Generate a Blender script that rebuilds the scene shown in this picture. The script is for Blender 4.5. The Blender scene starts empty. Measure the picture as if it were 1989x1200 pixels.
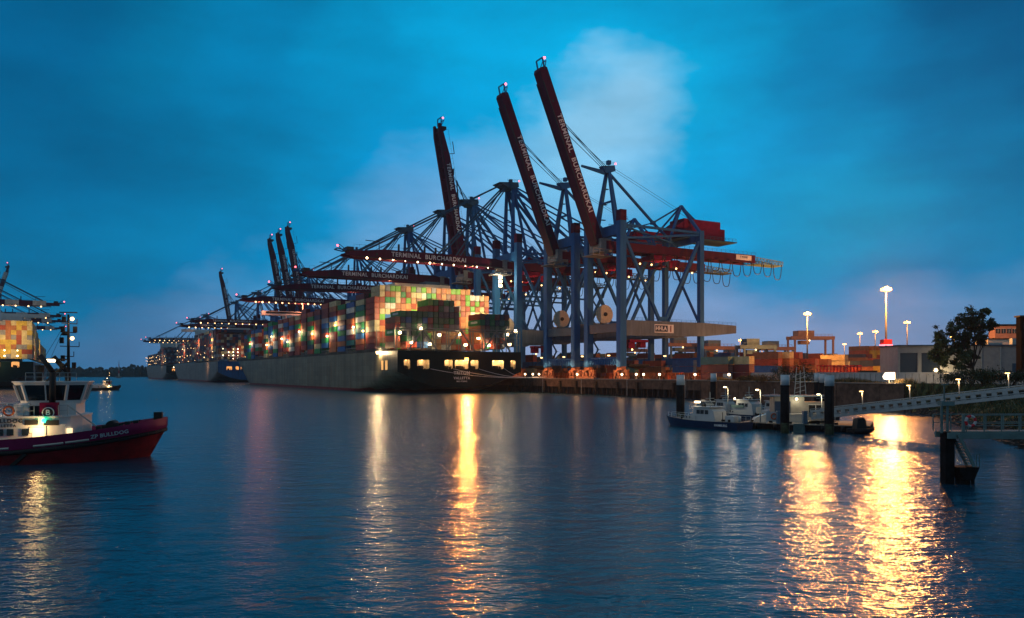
import bpy, bmesh, math, random
from mathutils import Vector, Matrix
R = math.radians
rnd = random.Random(7)
sc = bpy.context.scene
COL = sc.collection
F, CX, HY, CH = 1547.0, 994.5, 725.0, 8.5      # focal length, principal column, horizon row (photo pixels), eye height

# ------------------------------------------------------------------ camera
cd = bpy.data.cameras.new('camera'); cam = bpy.data.objects.new('camera', cd); COL.objects.link(cam)
cam.location = (0, 0, CH); cam.rotation_euler = (R(90), 0, 0)
cd.sensor_width = 36; cd.lens = 28.0; cd.shift_y = 0.0628; cd.clip_start = 0.5; cd.clip_end = 9000
sc.camera = cam
sc.view_settings.view_transform = 'Standard'; sc.view_settings.look = 'None'
sc.view_settings.exposure = 0.0; sc.view_settings.gamma = 1.0
sc.cycles.use_denoising = True
sc.cycles.sample_clamp_indirect = 4.0
sc.cycles.max_bounces = 6; sc.cycles.glossy_bounces = 3; sc.cycles.volume_bounces = 0
sc.cycles.caustics_reflective = False; sc.cycles.caustics_refractive = False

def lin(h):
    h = h.lstrip('#'); o = []
    for i in (0, 2, 4):
        c = int(h[i:i+2], 16) / 255
        o.append(c / 12.92 if c <= .04045 else ((c + .055) / 1.055) ** 2.4)
    return o

# ------------------------------------------------------------------ world: dusk sky with broken cloud, laid out by direction
w = bpy.data.worlds.new('World'); sc.world = w; w.use_nodes = True
nt = w.node_tree; nt.nodes.clear(); N = nt.nodes.new; LK = nt.links.new
def vm(op, a, b=None, s=None):
    n = N('ShaderNodeVectorMath'); n.operation = op
    for i, x in enumerate((a, b)):
        if x is None: continue
        if hasattr(x, 'links'): LK(x, n.inputs[i])
        else: n.inputs[i].default_value = x
    if s is not None:
        if hasattr(s, 'links'): LK(s, n.inputs['Scale'])
        else: n.inputs['Scale'].default_value = s
    return n.outputs['Value'] if op in ('DOT_PRODUCT', 'LENGTH') else n.outputs['Vector']
def mt(op, a, b=None):
    n = N('ShaderNodeMath'); n.operation = op
    for i, x in enumerate((a, b)):
        if x is None: continue
        if hasattr(x, 'links'): LK(x, n.inputs[i])
        else: n.inputs[i].default_value = x
    return n.outputs[0]
tc = N('ShaderNodeTexCoord').outputs['Generated']
dv = vm('NORMALIZE', tc)
def wnoise(scale, detail, stretch=(1, 1, 2.2)):
    n = N('ShaderNodeTexNoise'); n.inputs['Scale'].default_value = scale; n.inputs['Detail'].default_value = detail
    n.inputs['Roughness'].default_value = .55
    LK(vm('MULTIPLY', dv, stretch), n.inputs['Vector']); return n
n1 = wnoise(3.2, 5)
n1b = wnoise(11, 5, (1, 1, 2.0))
warp = vm('ADD', vm('SCALE', vm('SUBTRACT', n1.outputs['Color'], (.5, .5, .5)), None, .17), vm('SCALE', vm('SUBTRACT', n1b.outputs['Color'], (.5, .5, .5)), None, .09))
wd = vm('NORMALIZE', vm('ADD', dv, warp))
SKY = [(60, 40, '005E8E'), (60, 200, '00689B'), (60, 350, '0070A4'), (60, 480, '0577AA'), (150, 600, '4380A8'), (320, 660, '5F7FA4'), (230, 690, '5C7698'), (300, 500, '1A7FAF'), (300, 330, '0074A8'), (280, 130, '00719F'),
       (480, 60, '0083B9'), (500, 220, '0080B6'), (480, 380, '2B85B6'), (600, 330, '3B90C2'), (620, 430, '5A9FCC'), (450, 540, '5A90BA'), (450, 640, '7891B4'), (700, 560, '94B2D4'), (720, 280, '3D96C8'), (720, 120, '0093C9'), (720, 430, '74A8D2'),
       (1000, 40, '00A0D8'), (960, 150, '14A8DE'), (880, 250, '4FA2D2'), (980, 320, '86B6DC'), (850, 380, '7CAAD4'), (940, 450, '92B8DC'), (900, 560, '9AB4D8'), (1080, 120, '0FA8DE'),
       (1190, 225, 'D0EAFC'), (1150, 180, '7CC4EA'), (1120, 300, '8AC4E8'), (1240, 190, '74C2E8'), (1300, 200, '3AAAD8'), (1230, 310, '7DBCE4'), (1300, 370, '6CB0DC'), (1100, 500, '9CBCE0'), (1330, 440, '62A8D6'), (1250, 560, '8CAED6'),
       (1400, 120, '009AD2'), (1400, 300, '0496D0'), (1450, 400, '1C92C6'), (1250, 60, '009ED6'), (1650, 100, '0084BC'), (1780, 150, '0072A8'), (1930, 60, '005A8C'), (1900, 220, '0070A4'), (1900, 360, '0080B6'), (1600, 280, '0088C0'), (1750, 330, '0086BC'),
       (1640, 405, '58A6CE'), (1570, 440, '4C9CC6'), (1665, 470, '4098C4'), (1500, 490, '3A92C0'), (1560, 545, '2C7CAE'), (1700, 540, '2A80B2'), (1850, 490, '1C86B8'), (1960, 560, '3A88B2'),
       (1440, 600, '84A4CC'), (1500, 660, '8EA2C4'), (1650, 640, '8E9AB8'), (1800, 600, '8499BE'), (1800, 680, '8C96B0'), (1960, 640, '7E98BC'), (1300, 680, '9CAACA'), (1100, 660, 'A0B0D0')]
acc = None; wsum = None
for (px, py, hx) in SKY:
    d = Vector(((px - CX) / F, 1, (HY - py) / F)).normalized()
    k = 480
    dot = vm('DOT_PRODUCT', wd, tuple(d))
    e = mt('EXPONENT', mt('MULTIPLY', mt('SUBTRACT', dot, 1.0), k))
    if hx in ('D0EAFC', '8AC4E8', '58A6CE', '4C9CC6'): e = mt('MULTIPLY', e, 2.5)
    c = vm('SCALE', tuple(lin(hx)), None, e)
    acc = c if acc is None else vm('ADD', acc, c)
    wsum = e if wsum is None else mt('ADD', wsum, e)
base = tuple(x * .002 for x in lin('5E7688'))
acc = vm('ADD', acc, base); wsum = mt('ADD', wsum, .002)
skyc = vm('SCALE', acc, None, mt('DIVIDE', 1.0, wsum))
n2 = wnoise(5.0, 6, (1, 1, 2.6))
n3 = wnoise(2.2, 7, (1, 1, 3.4))
mod = mt('ADD', mt('ADD', mt('MULTIPLY', mt('SUBTRACT', n2.outputs['Fac'], .5), .5), mt('MULTIPLY', mt('SUBTRACT', n3.outputs['Fac'], .5), 1.15)), 1.0)
skyc = vm('SCALE', skyc, None, mod)
nish = N('ShaderNodeTexSky'); nish.sky_type = 'NISHITA'; nish.sun_disc = False
nish.sun_elevation = R(1.0); nish.sun_rotation = R(-75)
skyc = vm('ADD', skyc, vm('SCALE', nish.outputs['Color'], None, .001))
sepz = N('ShaderNodeSeparateXYZ'); LK(dv, sepz.inputs[0])
lift = mt('ADD', 1.0, mt('MULTIPLY', mt('EXPONENT', mt('MULTIPLY', mt('ABSOLUTE', sepz.outputs['Z']), -9.0)), .22))
skyc = vm('SCALE', skyc, None, lift)
hsv = N('ShaderNodeHueSaturation'); hsv.inputs['Saturation'].default_value = 1.22; hsv.inputs['Value'].default_value = .93; LK(skyc, hsv.inputs['Color'])
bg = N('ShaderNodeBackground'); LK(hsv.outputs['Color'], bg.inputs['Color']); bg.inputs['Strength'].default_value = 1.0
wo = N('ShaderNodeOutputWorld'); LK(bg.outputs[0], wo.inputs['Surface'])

sd = bpy.data.lights.new('dusk_sun', 'SUN'); sd.energy = .24; sd.angle = R(40); sd.color = (1.0, .88, .86)
so = bpy.data.objects.new('dusk_sun', sd); COL.objects.link(so)
so.rotation_euler = Vector((-.86, -.35, .55)).to_track_quat('Z', 'Y').to_euler()

# ------------------------------------------------------------------ materials
def mat(name, col, rough=.6, metal=0, var=.18, scale=.6, bump=0, bscale=3, spec=.4, wave=None, streak=False):
    m = bpy.data.materials.new(name); m.use_nodes = True
    t = m.node_tree; b = t.nodes['Principled BSDF']
    b.inputs['Roughness'].default_value = rough; b.inputs['Metallic'].default_value = metal
    b.inputs['Specular IOR Level'].default_value = spec
    co = t.nodes.new('ShaderNodeTexCoord'); mp = t.nodes.new('ShaderNodeMapping')
    t.links.new(co.outputs['Object'], mp.inputs['Vector'])
    if streak: mp.inputs['Scale'].default_value = (1, 1, .12)
    no = t.nodes.new('ShaderNodeTexNoise'); no.inputs['Scale'].default_value = scale; no.inputs['Detail'].default_value = 5
    no.inputs['Roughness'].default_value = .65
    t.links.new(mp.outputs['Vector'], no.inputs['Vector'])
    rp = t.nodes.new('ShaderNodeValToRGB')
    rp.color_ramp.elements[0].position = .3; rp.color_ramp.elements[1].position = .7
    rp.color_ramp.elements[0].color = [c * (1 - var * 1.6) for c in col] + [1]
    rp.color_ramp.elements[1].color = [min(1, c * (1 + var)) for c in col] + [1]
    t.links.new(no.outputs['Fac'], rp.inputs['Fac']); t.links.new(rp.outputs['Color'], b.inputs['Base Color'])
    if bump or wave:
        bp = t.nodes.new('ShaderNodeBump')
        if wave:
            wv = t.nodes.new('ShaderNodeTexWave'); wv.bands_direction = wave[0]; wv.inputs['Scale'].default_value = wave[1]
            t.links.new(co.outputs['Object'], wv.inputs['Vector']); t.links.new(wv.outputs['Fac'], bp.inputs['Height'])
            bp.inputs['Strength'].default_value = 1; bp.inputs['Distance'].default_value = wave[2]
        else:
            nb = t.nodes.new('ShaderNodeTexNoise'); nb.inputs['Scale'].default_value = bscale; nb.inputs['Detail'].default_value = 4
            t.links.new(co.outputs['Object'], nb.inputs['Vector']); t.links.new(nb.outputs['Fac'], bp.inputs['Height'])
            bp.inputs['Strength'].default_value = 1; bp.inputs['Distance'].default_value = bump
        t.links.new(bp.outputs['Normal'], b.inputs['Normal'])
    return m
def emat(name, col, s, sample=False):
    m = bpy.data.materials.new(name); m.use_nodes = True; b = m.node_tree.nodes['Principled BSDF']
    b.inputs['Base Color'].default_value = [c * .5 for c in col] + [1]
    b.inputs['Emission Color'].default_value = list(col) + [1]; b.inputs['Emission Strength'].default_value = s
    if not sample: m.cycles.emission_sampling = 'NONE'
    return m
M = dict(
    crane=mat('crane_blue_paint', (.022, .125, .33), .7, spec=.15, streak=True, scale=.8, var=.14),
    crane_d=mat('crane_steel', (.02, .08, .15), .55),
    boom=mat('boom_red_paint', (.075, .005, .03), .6, spec=.2, streak=True, var=.2),
    house=mat('house_red_paint', (.17, .007, .045), .7, spec=.1),
    bstripe=mat('boom_white_paint', (.62, .55, .5), .5),
    letter=mat('white_lettering', (.72, .72, .74), .6, var=.05),
    letter_d=mat('dark_lettering', (.02, .03, .05), .6, var=.05),
    cable=mat('rope_black', (.02, .025, .03), .6),
    reel=mat('reel_cream', (.52, .46, .36), .6, var=.12, scale=1.5),
    bogie=mat('bogie_rust_orange', (.42, .15, .07), .6, var=.35, scale=1.5),
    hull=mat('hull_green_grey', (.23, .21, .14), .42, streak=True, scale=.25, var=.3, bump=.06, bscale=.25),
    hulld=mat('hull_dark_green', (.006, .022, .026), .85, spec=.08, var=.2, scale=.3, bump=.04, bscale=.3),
    hullb=mat('hull_blue', (.04, .18, .42), .45, var=.15, scale=.2),
    hullg=mat('hull_grey', (.22, .21, .2), .5, streak=True, scale=.1, var=.3),
    boot=mat('boot_red', (.2, .02, .022), .55, var=.4, scale=.3),
    deck=mat('deck_steel', (.12, .14, .14), .7),
    white=mat('ship_white', (.68, .68, .66), .5, var=.06),
    cream=mat('warm_white', (.66, .6, .5), .55, var=.08),
    lash=mat('lashing_steel', (.22, .23, .23), .6),
    conc=mat('concrete', (.24, .22, .2), .85, var=.3, scale=.35, bump=.03),
    brick=mat('quay_wall_brown', (.10, .065, .05), .85, var=.45, scale=.5, bump=.08, bscale=1.5),
    dark=mat('dark_timber', (.02, .02, .022), .8, var=.5, bump=.05),
    asph=mat('asphalt', (.07, .065, .065), .85, var=.3, scale=.1, bump=.02),
    fence=mat('flood_wall', (.42, .45, .46), .8, var=.12, scale=.5),
    pile=mat('pile_black', (.010, .011, .013), .8, spec=.12, var=.5, scale=1),
    pilew=mat('pile_white_cap', (.55, .62, .66), .5, var=.1, scale=2),
    grass=mat('bank_grass', (.07, .085, .03), .9, var=.5, scale=.8, bump=.25, bscale=2),
    drygrass=mat('dry_grass', (.22, .15, .06), .9, var=.5, scale=1.2),
    leaf=mat('leaf', (.035, .07, .03), .75, var=.5, scale=.5),
    bark=mat('bark', (.045, .035, .03), .9, bump=.03),
    rock=mat('rock', (.05, .048, .045), .85, var=.5, scale=1),
    gal=mat('galvanised_steel', (.34, .4, .42), .45, metal=.2, var=.12, scale=2),
    jetty=mat('jetty_green_grey', (.12, .2, .2), .6, var=.25),
    pdeck=mat('pontoon_deck', (.36, .31, .25), .75, var=.2, scale=2),
    police=mat('boat_blue', (.008, .03, .085), .4),
    bwhite=mat('boat_white', (.46, .49, .5), .4, var=.06),
    glass=mat('dark_glass', (.01, .015, .02), .08, var=.1, spec=.8),
    magenta=mat('tug_purple_red', (.30, .012, .085), .5, var=.15, scale=1),
    tugred=mat('tug_underbody_red', (.30, .008, .014), .6, var=.3, scale=.8),
    rubber=mat('rubber_black', (.012, .012, .014), .7),
    tblack=mat('tug_black_hull', (.02, .025, .03), .5),
    orange=mat('signal_orange', (.6, .12, .03), .5, var=.1),
    redf=mat('bright_red_steel', (.55, .02, .03), .5, var=.1),
    tan=mat('office_pink_brick', (.32, .18, .15), .8, var=.15),
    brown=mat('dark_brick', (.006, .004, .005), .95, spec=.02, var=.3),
    shed=mat('shed_cladding', (.3, .31, .32), .6, var=.12, wave=('X', 1.6, .04)),
    algae=mat('algae_band', (.03, .045, .02), .8, var=.5, scale=2, bump=.05),
    beam_lit=mat('crane_paint_lit_beam', (.13, .17, .22), .7, streak=True, var=.2, spec=.15),  # crane paint again, greyed in the colour to carry warm lamp light
    mastm=mat('mast_dark_steel', (.06, .06, .065), .6, var=.1),
    wood=mat('treeline', (.02, .035, .03), .95, var=.3, scale=.05),
    galed=mat('gantry_blue', (.08, .16, .24), .6),
)
def plated(m, amt):
    t = m.node_tree; b = t.nodes['Principled BSDF']; co = t.nodes.new('ShaderNodeTexCoord'); sp = t.nodes.new('ShaderNodeSeparateXYZ'); cb = t.nodes.new('ShaderNodeCombineXYZ')
    t.links.new(co.outputs['Object'], sp.inputs[0]); ad = t.nodes.new('ShaderNodeMath'); ad.operation = 'ADD'; t.links.new(sp.outputs['X'], ad.inputs[0]); t.links.new(sp.outputs['Y'], ad.inputs[1])
    t.links.new(ad.outputs[0], cb.inputs[0]); t.links.new(sp.outputs['Z'], cb.inputs[1])
    br = t.nodes.new('ShaderNodeTexBrick'); br.inputs['Scale'].default_value = .1; br.inputs['Mortar Size'].default_value = .004; br.inputs['Brick Width'].default_value = 1.2; br.inputs['Row Height'].default_value = .24
    br.inputs['Color1'].default_value = (1, 1, 1, 1); br.inputs['Color2'].default_value = (1 - amt, 1 - amt, 1 - amt, 1); br.inputs['Mortar'].default_value = (.45, .4, .36, 1)
    t.links.new(cb.outputs[0], br.inputs['Vector'])
    ns_ = t.nodes.new('ShaderNodeTexNoise'); mp = t.nodes.new('ShaderNodeMapping'); mp.inputs['Scale'].default_value = (.55, .05, 1); t.links.new(cb.outputs[0], mp.inputs['Vector']); t.links.new(mp.outputs[0], ns_.inputs['Vector']); ns_.inputs['Scale'].default_value = 1; ns_.inputs['Detail'].default_value = 6
    rp = t.nodes.new('ShaderNodeValToRGB'); rp.color_ramp.elements[0].position = .52; rp.color_ramp.elements[1].position = .72; rp.color_ramp.elements[0].color = (1, 1, 1, 1); rp.color_ramp.elements[1].color = (1.0, .62, .42, 1)
    t.links.new(ns_.outputs['Fac'], rp.inputs['Fac'])
    src = b.inputs['Base Color'].links[0].from_socket
    for sk in (br.outputs['Color'], rp.outputs['Color']):
        mx = t.nodes.new('ShaderNodeMix'); mx.data_type = 'RGBA'; mx.blend_type = 'MULTIPLY'; mx.inputs['Factor'].default_value = 1
        t.links.new(src, mx.inputs['A']); t.links.new(sk, mx.inputs['B']); src = mx.outputs['Result']
    t.links.new(src, b.inputs['Base Color'])
for k_, a_ in (('hull', .3), ('hullb', .25), ('hullg', .25)): plated(M[k_], a_)
E = dict(
    warm=emat('lamp_warm', (1, .6, .22), 5), hps=emat('lamp_sodium', (1, .42, .1), 6), white=emat('lamp_white', (1, .74, .42), 9),
    red=emat('lamp_red', (1, .12, .16), 5), green=emat('lamp_green', (.02, 1, .45), 8), room=emat('lit_room', (1, .5, .16), .8, True),
    win=emat('lit_window', (1, .7, .38), 1.6), cool=emat('lamp_cool', (.8, .95, 1), 20), pole=emat('lit_tube', (1, .76, .5), 1.1),
    sign=emat('lit_sign', (1, .8, .6), 2.5), small=emat('lamp_small', (1, .58, .24), 5))
CC = {'green': (.015, .24, .075), 'dark green': (.012, .12, .06), 'rust red': (.34, .055, .03), 'orange': (.42, .14, .05), 'maroon': (.15, .02, .03),
      'navy': (.02, .04, .09), 'blue': (.02, .12, .36), 'cream': (.62, .5, .27), 'white': (.74, .7, .62), 'grey': (.25, .25, .28), 'brown': (.2, .085, .05), 'yellow': (.6, .4, .06),
      'tan': (.52, .24, .09), 'lime green': (.15, .42, .05), 'teal': (.02, .16, .17)}
CM = {k: mat('container_' + k.replace(' ', '_'), v, .55, var=.22, scale=.5, wave=('Y', 1.1, .05)) for k, v in CC.items()}

# ------------------------------------------------------------------ mesh helpers
class MB:
    def __init__(s): s.v = []; s.f = []; s.mi = []; s.m = 0; s.sm = []
    def add(s, vs, fs, smooth=False):
        o = len(s.v); s.v += [tuple(p) for p in vs]
        for f in fs: s.f.append([i + o for i in f]); s.mi.append(s.m); s.sm.append(smooth)
        return s
    def box(s, c, d, rz=0, ry=0):
        x, y, z = d[0] / 2, d[1] / 2, d[2] / 2; mr = Matrix.Rotation(rz, 3, 'Z') @ Matrix.Rotation(ry, 3, 'Y'); c = Vector(c)
        vs = [c + mr @ Vector((a * x, b * y, e * z)) for a in (-1, 1) for b in (-1, 1) for e in (-1, 1)]
        return s.add(vs, [(0, 1, 3, 2), (4, 6, 7, 5), (0, 4, 5, 1), (2, 3, 7, 6), (0, 2, 6, 4), (1, 5, 7, 3)])
    def beam(s, a, b, w, h=None, up=(0, 0, 1), w2=None, h2=None):
        h = h or w; a = Vector(a); b = Vector(b); d = (b - a).normalized(); u = Vector(up)
        if abs(d.dot(u)) > .97: u = Vector((0, 1, 0))
        sx = d.cross(u).normalized(); sy = sx.cross(d).normalized()
        w2 = w2 or w; h2 = h2 or h
        vs = [a + sx * i * w / 2 + sy * j * h / 2 for i, j in ((-1, -1), (1, -1), (1, 1), (-1, 1))] + [b + sx * i * w2 / 2 + sy * j * h2 / 2 for i, j in ((-1, -1), (1, -1), (1, 1), (-1, 1))]
        return s.add(vs, [(3, 2, 1, 0), (4, 5, 6, 7), (0, 1, 5, 4), (1, 2, 6, 5), (2, 3, 7, 6), (3, 0, 4, 7)])
    def tube(s, a, b, r, n=8, r2=None, cap=True):
        a = Vector(a); b = Vector(b); d = (b - a).normalized(); u = Vector((0, 0, 1)) if abs(d.z) < .95 else Vector((0, 1, 0))
        sx = d.cross(u).normalized(); sy = sx.cross(d); r2 = r if r2 is None else r2; vs = []
        for p, q in ((a, r), (b, r2)):
            for i in range(n):
                t = 2 * math.pi * i / n; vs.append(p + sx * math.cos(t) * q + sy * math.sin(t) * q)
        s.add(vs, [(i, (i + 1) % n, n + (i + 1) % n, n + i) for i in range(n)], n > 6)
        if cap: o = len(s.v) - 2 * n; s.f += [[o + i for i in range(n)][::-1], [o + n + i for i in range(n)]]; s.mi += [s.m] * 2; s.sm += [False] * 2
        return s
    def path(s, pts, r, n=6):
        for a, b in zip(pts, pts[1:]): s.tube(a, b, r, n, cap=False)
        return s
    def prism(s, poly, a, b, axis='y'):
        n = len(poly)
        def P(p, t): return {'y': (p[0], t, p[1]), 'x': (t, p[0], p[1]), 'z': (p[0], p[1], t)}[axis]
        vs = [P(p, a) for p in poly] + [P(p, b) for p in poly]
        return s.add(vs, [list(range(n)), list(range(n, 2 * n))[::-1]] + [(i, n + i, n + (i + 1) % n, (i + 1) % n) for i in range(n)])
    def sph(s, c, r, n=8):
        vs = []; fs = []; c = Vector(c)
        for j in range(n // 2 + 1):
            ph = math.pi * j / (n // 2)
            for i in range(n):
                t = 2 * math.pi * i / n; vs.append(c + Vector((math.sin(ph) * math.cos(t), math.sin(ph) * math.sin(t), math.cos(ph))) * r)
        for j in range(n // 2):
            for i in range(n): fs.append((j * n + i, j * n + (i + 1) % n, (j + 1) * n + (i + 1) % n, (j + 1) * n + i))
        return s.add(vs, fs, True)
    def rail(s, pts, h=1.1, step=2.0, r=.035, mid=True):
        for a, b in zip(pts, pts[1:]):
            a = Vector(a); b = Vector(b); L = (b - a).length; n = max(1, round(L / step))
            for i in range(n + 1):
                p = a.lerp(b, i / n); s.beam(p, p + Vector((0, 0, h)), r * 2)
            s.beam(a + Vector((0, 0, h)), b + Vector((0, 0, h)), r * 2)
            if mid: s.beam(a + Vector((0, 0, h * .5)), b + Vector((0, 0, h * .5)), r * 1.6)
        return s
    def mesh(s, name, mats):
        me = bpy.data.meshes.new(name); me.from_pydata(s.v, [], s.f)
        for m in (mats if isinstance(mats, (list, tuple)) else [mats]): me.materials.append(m)
        me.polygons.foreach_set('material_index', s.mi); me.polygons.foreach_set('use_smooth', s.sm)
        bm = bmesh.new(); bm.from_mesh(me); bmesh.ops.recalc_face_normals(bm, faces=bm.faces); bm.to_mesh(me); bm.free()
        return me
    def build(s, name, mats, parent=None, label=None):
        o = bpy.data.objects.new(name, s.mesh(name, mats)); COL.objects.link(o)
        if parent: o.parent = parent
        if label: o['label'] = label
        return o
def tag(o, label, cat, group=None):
    o['label'] = label; o['category'] = cat
    if group: o['group'] = group
    return o
def kind(o, k): o['kind'] = k; return o
def empty(name, loc, rz=0, label=None, cat=None, group=None):
    o = bpy.data.objects.new(name, None); COL.objects.link(o); o.location = loc; o.rotation_euler = (0, 0, rz)
    if label: tag(o, label, cat, group)
    return o
KIDS = {}
def copy_tree(o, parent=None):
    c = o.copy(); COL.objects.link(c); c.parent = parent
    for ch in list(o.children): copy_tree(ch, c)
    return c
def text(body, size, m, name='lettering', ext=.02, align='CENTER', space=1.0, bold=.012):
    cu = bpy.data.curves.new(name, 'FONT'); cu.body = body; cu.size = size; cu.extrude = ext; cu.align_x = align; cu.align_y = 'CENTER'
    cu.space_character = space; cu.offset = bold * size; cu.resolution_u = 3
    o = bpy.data.objects.new(name, cu)
    me = bpy.data.meshes.new_from_object(o); bpy.data.objects.remove(o)
    me.materials.clear(); me.materials.append(m); me.name = name
    return me
def put_text(me, parent, loc, right, up, name='lettering'):
    r = Vector(right).normalized(); u = Vector(up).normalized(); n = r.cross(u)
    mx = Matrix((r, u, n)).transposed().to_4x4(); mx.translation = Vector(loc)
    o = bpy.data.objects.new(name, me); COL.objects.link(o); o.parent = parent; o.matrix_local = mx
    return o
def point(loc, watts, col=(1, .62, .28), r=.4, parent=None, spot=None, aim=None):
    l = bpy.data.lights.new('lamp_light', 'SPOT' if spot else 'POINT'); l.energy = watts; l.color = col; l.shadow_soft_size = r
    o = bpy.data.objects.new('lamp_light', l); COL.objects.link(o); o.location = loc
    if spot:
        l.spot_size = R(spot); l.spot_blend = .6
        o.rotation_euler = (Vector(loc) - Vector(aim)).to_track_quat('Z', 'Y').to_euler()
    if parent: o.parent = parent
    return o
def at(px, Y, z=0): return Vector(((px - CX) / F * Y, Y, z))
# harbour frame: t along the quay away from the eye, v inland, origin on the waterside crane rail
AN = R(29.1); U = Vector((-math.sin(AN), math.cos(AN), 0)); V = Vector((math.cos(AN), math.sin(AN), 0)); Q0 = Vector((10.2, 362.1, 0))
def H(t, v, z=0): return Q0 + U * t + V * v + Vector((0, 0, z))
def toH(p): d = Vector(p) - Q0; return d.dot(U), d.dot(V)
QZ = 6.2

# ------------------------------------------------------------------ water
def water():
    mb = MB(); mb.add([(-6000, -300, 0), (6000, -300, 0), (6000, 8000, 0), (-6000, 8000, 0)], [(0, 1, 2, 3)])
    m = bpy.data.materials.new('river_water'); m.use_nodes = True; t = m.node_tree; b = t.nodes['Principled BSDF']
    b.inputs['Base Color'].default_value = (0, .055, .10, 1); b.inputs['Roughness'].default_value = .14
    b.inputs['IOR'].default_value = 1.33; b.inputs['Specular IOR Level'].default_value = .5
    co = t.nodes.new('ShaderNodeTexCoord')
    sx = t.nodes.new('ShaderNodeSeparateXYZ'); t.links.new(co.outputs['Object'], sx.inputs[0]); mr = t.nodes.new('ShaderNodeMapRange')
    mr.inputs['From Min'].default_value = 45; mr.inputs['From Max'].default_value = 260; mr.inputs['To Min'].default_value = .16; mr.inputs['To Max'].default_value = .27
    t.links.new(sx.outputs['Y'], mr.inputs['Value']); t.links.new(mr.outputs[0], b.inputs['Roughness'])
    h = None
    for sc_, st, amp, rot in ((.16, (1, 2.0, 1), .22, 12), (.7, (1, 1.5, 1), .13, -8), (2.6, (1, 1.35, 1), .046, 5), (8.0, (1, 1.25, 1), .010, 20)):
        mp = t.nodes.new('ShaderNodeMapping'); mp.inputs['Scale'].default_value = [sc_ * q for q in st]; mp.inputs['Rotation'].default_value = (0, 0, R(rot))
        t.links.new(co.outputs['Object'], mp.inputs['Vector'])
        n = t.nodes.new('ShaderNodeTexNoise'); n.inputs['Scale'].default_value = 1; n.inputs['Detail'].default_value = 2
        t.links.new(mp.outputs['Vector'], n.inputs['Vector'])
        k = t.nodes.new('ShaderNodeMath'); k.operation = 'MULTIPLY'; k.inputs[1].default_value = amp; t.links.new(n.outputs['Fac'], k.inputs[0])
        if h is None: h = k
        else:
            a = t.nodes.new('ShaderNodeMath'); a.operation = 'ADD'; t.links.new(h.outputs[0], a.inputs[0]); t.links.new(k.outputs[0], a.inputs[1]); h = a
    bp = t.nodes.new('ShaderNodeBump'); bp.inputs['Strength'].default_value = 1; bp.inputs['Distance'].default_value = 1.0
    t.links.new(h.outputs[0], bp.inputs['Height']); t.links.new(bp.outputs['Normal'], b.inputs['Normal'])
    kind(mb.build('water', m), 'structure')
water()

# ------------------------------------------------------------------ ground, quay, walls, banks
CORN = H(-114.6, -4.2); CREST = [Vector((86.6, 175, 0)), Vector((96, 158, 0)), Vector((88, 128, 0)), Vector((78, 104, 0)), Vector((73, 84, 0)), Vector((72, 55, 0))]
def ground():
    pts = [H(1500, -4.2), CORN] + CREST + [Vector((400, 20, 0)), Vector((1800, 300, 0)), Vector((2600, 2200, 0)), H(3500, 1500), H(1500, 1500)]
    mb = MB(); mb.add([(p.x, p.y, QZ) for p in pts], [list(range(len(pts)))])
    kind(mb.build('ground', M['asph']), 'structure')
    mb = MB()      # opposite terminal, left
    a = [H(190, -276), H(2500, -276), H(2500, -1500), H(190, -1500)]
    mb.add([(p.x, p.y, QZ) for p in a] + [(p.x, p.y, -2) for p in a], [(0, 1, 2, 3), (0, 4, 5, 1), (0, 3, 7, 4)])
    kind(mb.build('far_quay_ground', M['conc']), 'structure')
    mb = MB(); random.seed(3)          # far shore land
    xs = [-1400 + 60 * i for i in range(40)]
    for i in range(len(xs) - 1):
        mb.add([(xs[i], 1900, -1), (xs[i + 1], 1900, -1), (xs[i + 1], 1915, 3), (xs[i], 1915, 3), (xs[i], 2700, 5), (xs[i + 1], 2700, 5)], [(0, 1, 2, 3), (3, 2, 5, 4)])
    kind(mb.build('far_shore', M['grass']), 'structure')
ground()
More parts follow.
